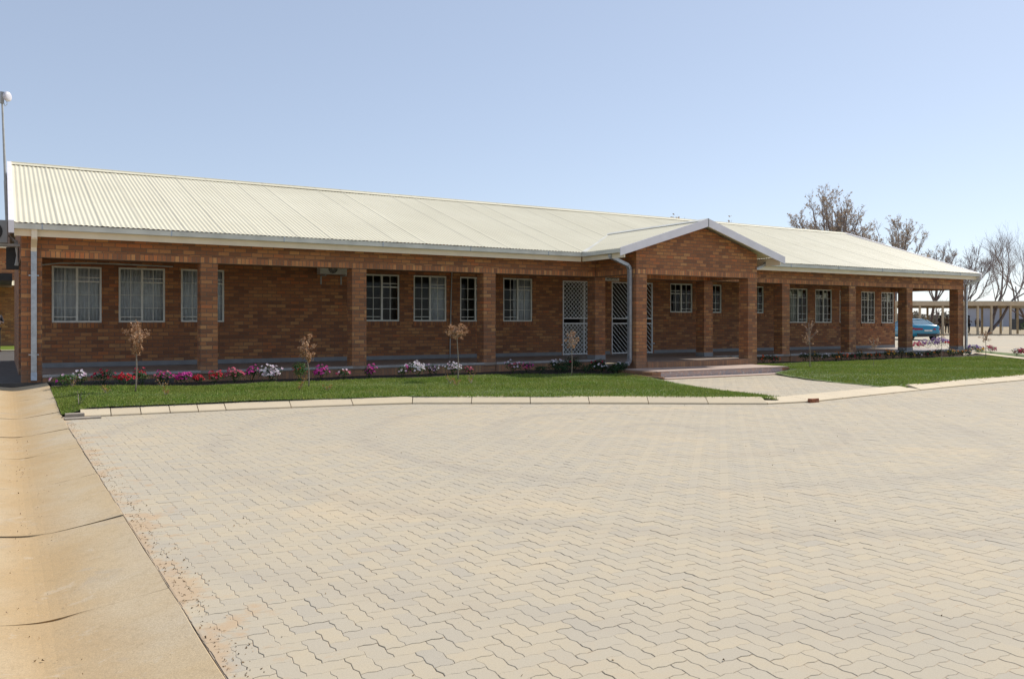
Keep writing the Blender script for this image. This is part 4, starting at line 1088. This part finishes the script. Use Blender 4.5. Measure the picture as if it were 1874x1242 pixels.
dome_tree(1640, 1638, 64, 400, 478, 78, 'lower leafless tree with pale seed clusters right of the large round one', seed=9, tr=.13, nl=15, fill=True, tufts=1.5)
dome_tree(1700, 1722, 42, 448, 508, 80, 'dark twiggy leafless tree just above the roof slope', m='twig', seed=14, tufts=.25, tr=.13)
dome_tree(1750, 1786, 40, 446, 520, 76, 'leaning leafless tree right above the roof corner', m='twig', seed=21, tufts=0, tr=.12)
TR(1808, 74, 424, label='tall leafless tree with twin leaning trunks at the right', levels=6, spread=.5, seed=27, trunkr=.095, first=.26, trunkdirs=[(.62,-.36,1),(.40,-.3,1)])
TR(1885, 78, 455, label='reddish brown leafless tree cut by the right picture edge', levels=6, spread=.65, seed=33, trunkr=.08, first=.22, m='twigbrown', trunkdirs=[(-.3,.2,1),(.3,0,1)])
TR(1700, 92, 545, label='small crooked bare tree seen through the end bay', levels=4, spread=.8, seed=43, trunkr=.06, first=.3, lean=(.45,-.3))
TR(1290, 60, 394, label='leafless tree behind the roof whose tips just show left of the porch gable', levels=5, spread=.5, clusters=.5, m='twigbrown', seed=45, trunkr=.2, first=.3)

# far bush line
rs = random.Random(77); b = MB()
for k in range(420):
    px = rs.uniform(1640, 1900) if k < 180 else rs.uniform(1560, 2050) if k < 300 else rs.uniform(-1500, 1560); Z = rs.uniform(230, 420); x, y = at(px, Z); h = rs.uniform(2.0, 5.0); w = rs.uniform(4, 9); z0 = terr(x, y)
    for q in range(70):
        v = Vector((rs.gauss(0,1), rs.gauss(0,1), abs(rs.gauss(0,1)))).normalized()*rs.uniform(.5,1); p = Vector((x+v.x*w/2, y+v.y*w/2, z0+v.z*h))
        nn = Vector((rs.gauss(0,1), rs.gauss(0,1), rs.gauss(0,1))).normalized(); a = nn.orthogonal().normalized(); e = nn.cross(a); s_ = rs.uniform(.3,.75)
        b.add([p-a*s_, p+e*s_*.7, p+a*s_, p-e*s_*.7], [(0,1,2,3)])
tag(b.build('far_bush', M['bush']), 'distant band of dry brown bush along the horizon', 'bush', kind='stuff')

# ------------------------------------------------------------------ carport beyond the court
RV = Vector((.856, -.517, 0)); FV = Vector((.517, .856, 0))
def wp(px, Z, z=0): x, y = at(px, Z); return Vector((x, y, z))
ZC = 73.0; zg = .34
t = thing('carport', 'long flat roofed tan carport with thin posts beyond the paved court', 'carport', wp(1770, ZC, zg))
def cbx(mb, px0, px1, Z0, Z1, z0, z1):
    A = wp(px0, Z0); Bq = wp(px1, Z0); D = Z1-Z0
    vs = [A, Bq, Bq+FV*D, A+FV*D]; mb.add([(v.x, v.y, z0) for v in vs]+[(v.x, v.y, z1) for v in vs], [(0,3,2,1),(4,5,6,7),(0,1,5,4),(1,2,6,5),(2,3,7,6),(3,0,4,7)])
b = MB(); cbx(b, 1560, 1930, ZC-.4, ZC-.34, 2.84, 3.20); b.build('fascia', M['tanlight'], t)
b = MB(); cbx(b, 1560, 1930, ZC-.42, ZC+5.2, 3.205, 3.25); b.build('roof', M['gutter'], t)
b = MB(); cbx(b, 1560, 1930, ZC+4.9, ZC+5.1, 2.72, 3.2); b.build('rear_beam', M['tan'], t)
for px in range(1570, 1930, 24): b = MB(); cbx(b, px, px+2.4, ZC-.3, ZC+4.88, 2.95, 3.2); b.build('rafter', M['tan'], t)
for px in (1640, 1684, 1726, 1766, 1790, 1815, 1850, 1890):
    b = MB(); cbx(b, px-1.6, px+1.6, ZC-.3, ZC-.16, zg-.05, 2.84); b.build('post', M['tanlight'], t)
for px in (1660, 1698, 1740, 1798, 1832, 1863): 
    b = MB(); cbx(b, px-1.4, px+1.4, ZC+4.9, ZC+5.04, zg-.05, 2.72); b.build('post', M['tan'], t)
b = MB(); cbx(b, 1600, 1930, ZC-1.4, ZC-1.0, .15, zg+.02); b.build('base_kerb', M['tan'], t)
b = MB(); cbx(b, 1600, 1930, ZC-1.0, ZC+5.5, .1, zg-.0); tag(b.build('parking_bay', simple('dusty_concrete', (.40,.32,.22), .9, scale=.5)), kind='structure')

# pale shed far right
b0 = thing('shed', 'long low grey white shed in the dry field behind the carport', 'building', wp(1880, 200, .5))
b = MB()
def cbz(mb, px0, px1, Z0, Z1, z0, z1): cbx(mb, px0, px1, Z0, Z1, z0, z1)
cbz(b, 1797, 1990, 200, 212, .4, 5.0); b.build('wall', M['farwhite'], b0)
b = MB(); cbz(b, 1795, 1992, 199.6, 212.4, 5.0, 5.25); b.build('roof', M['gutter'], b0)
b = MB(); cbz(b, 1858, 1860, 199.9, 199.96, .6, 5.0); b.build('door_gap', M['dark'], b0)
b = MB(); cbx(b, 1865, 1876, 120, 122, .4, 1.95); tag(b.build('storage_bin', M['blackplastic'], wloc=wp(1870, 120, .4)), 'dark square bin in the field right of the carport posts', 'bin')
b = MB(); p = wp(1835, 110); b.tube([(p.x, p.y, .3), (p.x, p.y, 2.5)], .05, 6); tag(b.build('field_pole', M['galv'], wloc=(p.x, p.y, .3)), 'short thin pole in the field behind the carport', 'pole')

# ------------------------------------------------------------------ blue sedan
def car(loc, rz):
    t = thing('parked_car', 'bright blue sedan seen from behind, parked on the court past the end pillar', 'car', loc); t.rotation_euler = (0,0,rz)
    def add(mb, name, m, parent=t, smooth=False):
        o = mb.build(name, m, None, smooth); o.parent = parent; return o
    # x forward, rear at x=-2.3
    st = [(-2.30,.42,.78,.70,.62),(-2.24,.30,.98,.84,.78),(-1.9,.24,1.04,.88,.84),(-1.3,.22,1.00,.90,.86),(-.6,.20,.96,.90,.88),(.4,.20,.93,.90,.88),(1.1,.22,.90,.89,.84),(1.7,.24,.82,.86,.76),(2.15,.28,.70,.76,.62),(2.32,.36,.58,.62,.50)]
    mb = MB(); vs = []
    for x, zb, zt_, hw, hwt in st:
        ring = [(-hw*.86, zb), (-hw, zb+.16), (-hw*1.0, (zb+zt_)/2+.08), (-hwt, zt_-.03), (-hwt*.8, zt_), (0, zt_+.02), (hwt*.8, zt_), (hwt, zt_-.03), (hw, (zb+zt_)/2+.08), (hw, zb+.16), (hw*.86, zb)]
        vs += [(x, a, c) for a, c in ring]
    n = 11; fs = []
    for i in range(len(st)-1):
        for k in range(n): a = i*n+k; c = i*n+(k+1) % n; fs.append((a, c, c+n, a+n))
    fs.append(tuple(range(n))[::-1]); fs.append(tuple((len(st)-1)*n+k for k in range(n)))
    mb.add(vs, fs); body = fixn(add(mb, 'body', M['carpaint'], smooth=True))
    # cabin: roof + glass
    cab = [(-1.75,1.02,.70,.70),(-1.0,1.36,.60,.62),(-.55,1.43,.58,.60),(.1,1.43,.58,.60),(.45,1.36,.60,.62),(1.25,.92,.70,.72)]
    mb = MB(); vs = []
    for x, z, hw, _ in cab: vs += [(x, -.80, .92), (x, -hw, z-.05), (x, -hw*.85, z), (x, hw*.85, z), (x, hw, z-.05), (x, .80, .92)]
    fs = []
    for i in range(len(cab)-1):
        for k in range(5): a = i*6+k; fs.append((a, a+1, a+7, a+6))
    fs += [tuple(range(6)), tuple(30+k for k in range(6))]
    mb.add(vs, fs); fixn(add(mb, 'greenhouse', M['carglass'], smooth=False))
    mb = MB(); vs = []
    for x, z, hw, _ in cab[1:5]: vs += [(x, -hw, z-.03), (x, -hw*.85, z+.012), (x, 0, z+.03), (x, hw*.85, z+.012), (x, hw, z-.03)]
    fs = [(i*5+k, i*5+k+1, i*5+k+6, i*5+k+5) for i in range(3) for k in range(4)]
    mb.add(vs, fs)
    for s_ in (-1, 1):
        mb.bar((-1.78, s_*.74, .99), (-.98, s_*.61, 1.34), .07, .04); mb.bar((1.3, s_*.74, .90), (.44, s_*.61, 1.34), .06, .04); mb.bar((-.1, s_*.81, .93), (-.1, s_*.60, 1.38), .05, .03); mb.bar((-1.0, s_*.61, 1.335), (.45, s_*.61, 1.335), .05, .04)
    add(mb, 'roof', M['carpaint'], smooth=False)
    for s_ in (-1, 1):
        mb = MB(); mb.add([(-2.315,s_*.36,.80),(-2.26,s_*.80,.82),(-2.0,s_*.895,.86),(-2.0,s_*.895,.74),(-2.27,s_*.82,.68),(-2.325,s_*.36,.70)], [(0,1,4,5),(1,2,3,4)]); o = add(mb, 'tail_light', M['taillight']); so = o.modifiers.new('s', 'SOLIDIFY'); so.thickness = .03; so.offset = 1
        for x in (-1.42, 1.40):
            mb = MB(); mb.tube([(x, s_*.70, .32), (x, s_*.90, .32)], .32, 24); o = add(mb, 'wheel', M['tyre'])
            mb = MB(); mb.tube([(x, s_*.90, .32), (x, s_*.915, .32)], .20, 16); add(mb, 'rim', M['rim'], o)
        mb = MB(); mb.box(.75, .9, s_*.95-.07, s_*.95+.07, .93, 1.05); add(mb, 'mirror', M['carpaint'])
    mb = MB(); mb.box(-2.36,-2.31,-.26,.26,.60,.71); add(mb, 'number_plate', M['plate'])
    mb = MB(); mb.box(-2.35,-2.2,-.72,.72,.27,.44); add(mb, 'bumper', M['blackplastic'])
    return t
cp = wp(1666, 58, .20); car((cp.x, cp.y, .20), math.atan2(.856, .517)+rad(2))

# ------------------------------------------------------------------ people (far beyond the court)
def person(px, Z, z0, face, label, top='clothdark', bottom='clothdark', H=1.7, pose='stand', base=None):
    p = wp(px, Z, z0) if base is None else Vector(base)
    t = thing('person', label, 'person', p); t.rotation_euler = (0,0,face)
    k = H/1.72; arm = {'stand': ((.24,.02,1.12),(.22,.16,.90)), 'cross': ((.25,.06,1.14),(.06,.20,1.20)), 'up': ((.27,.05,1.15),(.16,.22,1.38))}[pose]
    J = [('pel',(0,0,.95),.13,None),('waist',(0,0,1.10),.12,'pel'),('chest',(0,.01,1.30),.145,'waist'),('neck',(0,0,1.47),.055,'chest'),('headb',(0,.01,1.54),.075,'neck'),('head',(0,.02,1.62),.088,'headb'),('crown',(0,.01,1.68),.06,'head'),('nose',(0,.10,1.61),.014,'head')]
    for s_, n in ((-1,'l'),(1,'r')):
        e, h = arm
        J += [(n+'sh',(s_*.18,0,1.41),.055,'chest'),(n+'el',(s_*e[0],e[1],e[2]),.042,n+'sh'),(n+'wr',(s_*h[0],h[1],h[2]),.030,n+'el'),(n+'hand',(s_*h[0],h[1]+.03,h[2]-.06),.034,n+'wr'),
              (n+'th',(s_*h[0]-s_*.04,h[1]+.04,h[2]-.09),.011,n+'hand')]
        for i in range(4): J.append((n+'f%d'%i,(s_*(h[0]-.024+.016*i),h[1]+.045,h[2]-.145+.006*abs(i-1.5)),.009,n+'hand'))
        J += [(n+'hip',(s_*.09,0,.88),.095,'pel'),(n+'kn',(s_*.11,.03,.50),.062,n+'hip'),(n+'an',(s_*.12,-.01,.09),.042,n+'kn'),(n+'toe',(s_*.14,.15,.035),.036,n+'an')]
    def skin(sel, name, m, grow_=0.0, sub=1):
        idx = {}; vs = []; es = []; rr = []
        for n, c, r, par in J:
            if sel and n not in sel: continue
            idx[n] = len(vs); vs.append(tuple(q*k for q in c)); rr.append(r*k+grow_)
            if par in idx: es.append((idx[par], idx[n]))
        me = bpy.data.meshes.new(name); me.from_pydata(vs, es, []); me.materials.append(M[m])
        o = bpy.data.objects.new(name, me); COL.objects.link(o); o.parent = t
        o.modifiers.new('skin', 'SKIN'); sv = me.skin_vertices[0].data
        for i, r in enumerate(rr): sv[i].radius = (r, r*(.8 if i < 3 else 1))
        sv[0].use_root = True
        md = o.modifiers.new('sub', 'SUBSURF'); md.levels = sub; md.render_levels = sub
        return o
    skin(None, 'body', 'skin')
    skin(['pel','waist','chest','lsh','lel','rsh','rel'], 'shirt', top, .014)
    skin(['pel','lhip','lkn','lan','rhip','rkn','ran'], 'trousers', bottom, .014)
    b = MB(); b.tube([(0,-.012*k,1.60*k),(0,-.01*k,1.66*k),(0,-.005*k,1.70*k),(0,0,1.735*k)], [.098*k,.10*k,.082*k,.03*k], 12); o = b.build('hair', M['hair'], None, True); o.parent = t
    return t
away = math.atan2(-.856, -.517)-pi/2
person(1721, 75, .34, away+.3, 'person in dark jacket standing among the carport posts, hands raised to chest', 'clothdark', 'clothdark', pose='up')
person(1733, 79, .34, away-.2, 'person in khaki top and dark trousers behind a carport post', 'clothtan', 'clothdark')
person(1773, 77, .34, away+1.0, 'person in brown clothes standing just right of the end downpipe under the carport', 'clothbrown', 'clothdark', pose='cross')
person(1786, 165, .47, away, 'far person left of two standing in the dry field', 'clothbrown', 'clothdark')
person(1793, 166, .47, away+.5, 'far person right of two standing in the dry field', 'clothblue', 'clothdark')

# ------------------------------------------------------------------ what shows through the passage at the left edge
t = thing('annex_building', 'brown brick annex with cream eaves seen down the passage at the left edge', 'building', (-1, 46, .2))
b = MB(); b.box(-9, 3.0, 47.0, 47.25, .2, 5.6); b.build('wall', M['brick'], t)
b = MB(); b.box(-9, .62, 46.4, 46.9, 4.9, 5.9); b.build('eaves', M['cream'], t)
b = MB(); b.box(-9, 3.0, 46.0, 48, 5.95, 6.15); b.build('roof', M['roof'], t)
b = MB(); corr(b, -6.0, .95, (44.2, 3.05), (46.98, 3.40), 'x', npp=4); b.build('canopy_sheet', M['roof'], t, smooth=True)
t = thing('walkway_canopy', 'dark flat walkway roof on thin cream posts across the passage at the left edge', 'canopy', (0, 34, .2))
b = MB(); b.box(-9, .28, 33.0, 37.0, 2.78, 3.02); b.build('roof', M['dark'], t)
for x, y in ((-5.0,33.1),(.42,36.9),(-3.0,36.9)):
    b = MB(); b.box(x, x+.06, y, y+.06, .2, 2.78); b.build('post', M['cream'], t)
b = MB(); b.box(-9,.30,36.95,37.1,2.70,3.0); b.build('beam', M['tan'], t)
b = MB(); b.box(-9, 3.0, 18.34, 38.6, .1, .225); tag(b.build('passage_floor', simple('shade_dark_concrete', (.11,.095,.08), .9)), kind='structure')  # concrete colour darkened to deepen the passage shade
b = MB(); b.box(-9, 3.0, 38.62, 39.0, .1, .29); tag(b.build('passage_kerb', M['kerb']), kind='structure')
b = MB(); b.box(-9, 3.0, 39.02, 46.9, .1, .26); tag(b.build('passage_lawn', M['grass']), kind='structure')
person(0, 0, 0, pi+.4, 'person in dark clothes standing in the passage at the left edge', 'clothdark', 'clothdark', pose='cross', base=(-.23, 38.2, .225))

# ------------------------------------------------------------------ small litter
b = MB(); x0, y0 = 11.72, 9.60
b.add([(x0,y0,.0),(x0+.23,y0+.02,.0),(x0+.22,y0+.11,0),(x0+.01,y0+.10,0),(x0+.01,y0,.062),(x0+.225,y0+.025,.07),(x0+.21,y0+.10,.06),(x0+.015,y0+.09,.068)], [(3,2,1,0),(4,5,6,7),(0,1,5,4),(1,2,6,5),(2,3,7,6),(3,0,4,7)])
o = tag(b.build('broken_brick', M['bricklump'], wloc=(x0, y0, 0)), 'broken red brown brick piece lying against the kerb', 'brick'); bv = o.modifiers.new('b', 'BEVEL'); bv.width = .006
b = MB(); rs = random.Random(8)
for k in range(1500):
    if k < 1000: y = 1.5+11.5*rs.random()**1.6; x = .745+abs(rs.gauss(0,.07)); z = .0
    elif k < 1150: y = 2+10*rs.random(); x = .16+rs.gauss(0,.09); z = -.072+drainz(y)+abs(x-.16)*.12
    else: x = rs.uniform(1,14); y = rs.uniform(max(1.5,.55*x-.5), 12); z = 0.002
    if x > .8 and y > kerby(x)-.1: continue
    s_ = rs.uniform(.002,.0075) if k < 1150 else rs.uniform(.002,.006); c = Vector((x, y, z+s_*.4))
    u = [Vector((rs.gauss(0,1), rs.gauss(0,1), rs.gauss(0,1))).normalized()*s_*rs.uniform(.7,1.5) for _ in range(4)]
    b.add([c+q for q in u], [(0,1,2),(0,3,1),(1,3,2),(0,2,3)])
tag(b.build('gravel_bits', M['debris']), 'scattered grit and dry leaf bits along the channel edge', 'grit', kind='stuff')

# ------------------------------------------------------------------ light, sky, camera
EL, AZ = rad(44), rad(-8)     # sun to the right, a touch in front of the facade plane
S = Vector((math.cos(EL)*math.cos(AZ), -math.cos(EL)*math.sin(AZ), math.sin(EL)))
su = bpy.data.lights.new('sun', 'SUN'); su.energy = 3.0; su.angle = rad(.53); su.color = (1, .94, .85)
so = bpy.data.objects.new('sun', su); COL.objects.link(so); so.rotation_euler = S.to_track_quat('Z', 'Y').to_euler()
w = bpy.data.worlds.new('World'); sc.world = w; w.use_nodes = True
nt = w.node_tree; bg = nt.nodes['Background']; sk = nt.nodes.new('ShaderNodeTexSky'); sk.sky_type = 'NISHITA'; sk.sun_disc = False
sk.sun_elevation = EL; sk.sun_rotation = pi/2+AZ; sk.altitude = 1200; sk.air_density = 1.0; sk.dust_density = 1.0; sk.ozone_density = 1.2
hs = nt.nodes.new('ShaderNodeHueSaturation'); hs.inputs['Saturation'].default_value = .72; nt.links.new(sk.outputs[0], hs.inputs['Color'])
mxs = nt.nodes.new('ShaderNodeMix'); mxs.data_type = 'RGBA'; mxs.inputs[0].default_value = .50; mxs.inputs[7].default_value = (2.65, 3.25, 4.4, 1)
nt.links.new(hs.outputs[0], mxs.inputs[6]); nt.links.new(mxs.outputs[2], bg.inputs[0]); bg.inputs[1].default_value = .105

cam = bpy.data.cameras.new('camera'); co = bpy.data.objects.new('camera', cam); COL.objects.link(co); sc.camera = co
co.location = (0, 0, 1.35); co.rotation_euler = (pi/2, 0, -rad(31.13)); cam.sensor_width = 36; cam.lens = 36*1543.5/1874
cam.shift_y = -30/1874; cam.clip_end = 6000; cam.clip_start = .1
sc.view_settings.view_transform = 'Standard'; sc.view_settings.look = 'None'; sc.view_settings.gamma = 1; sc.view_settings.exposure = .62
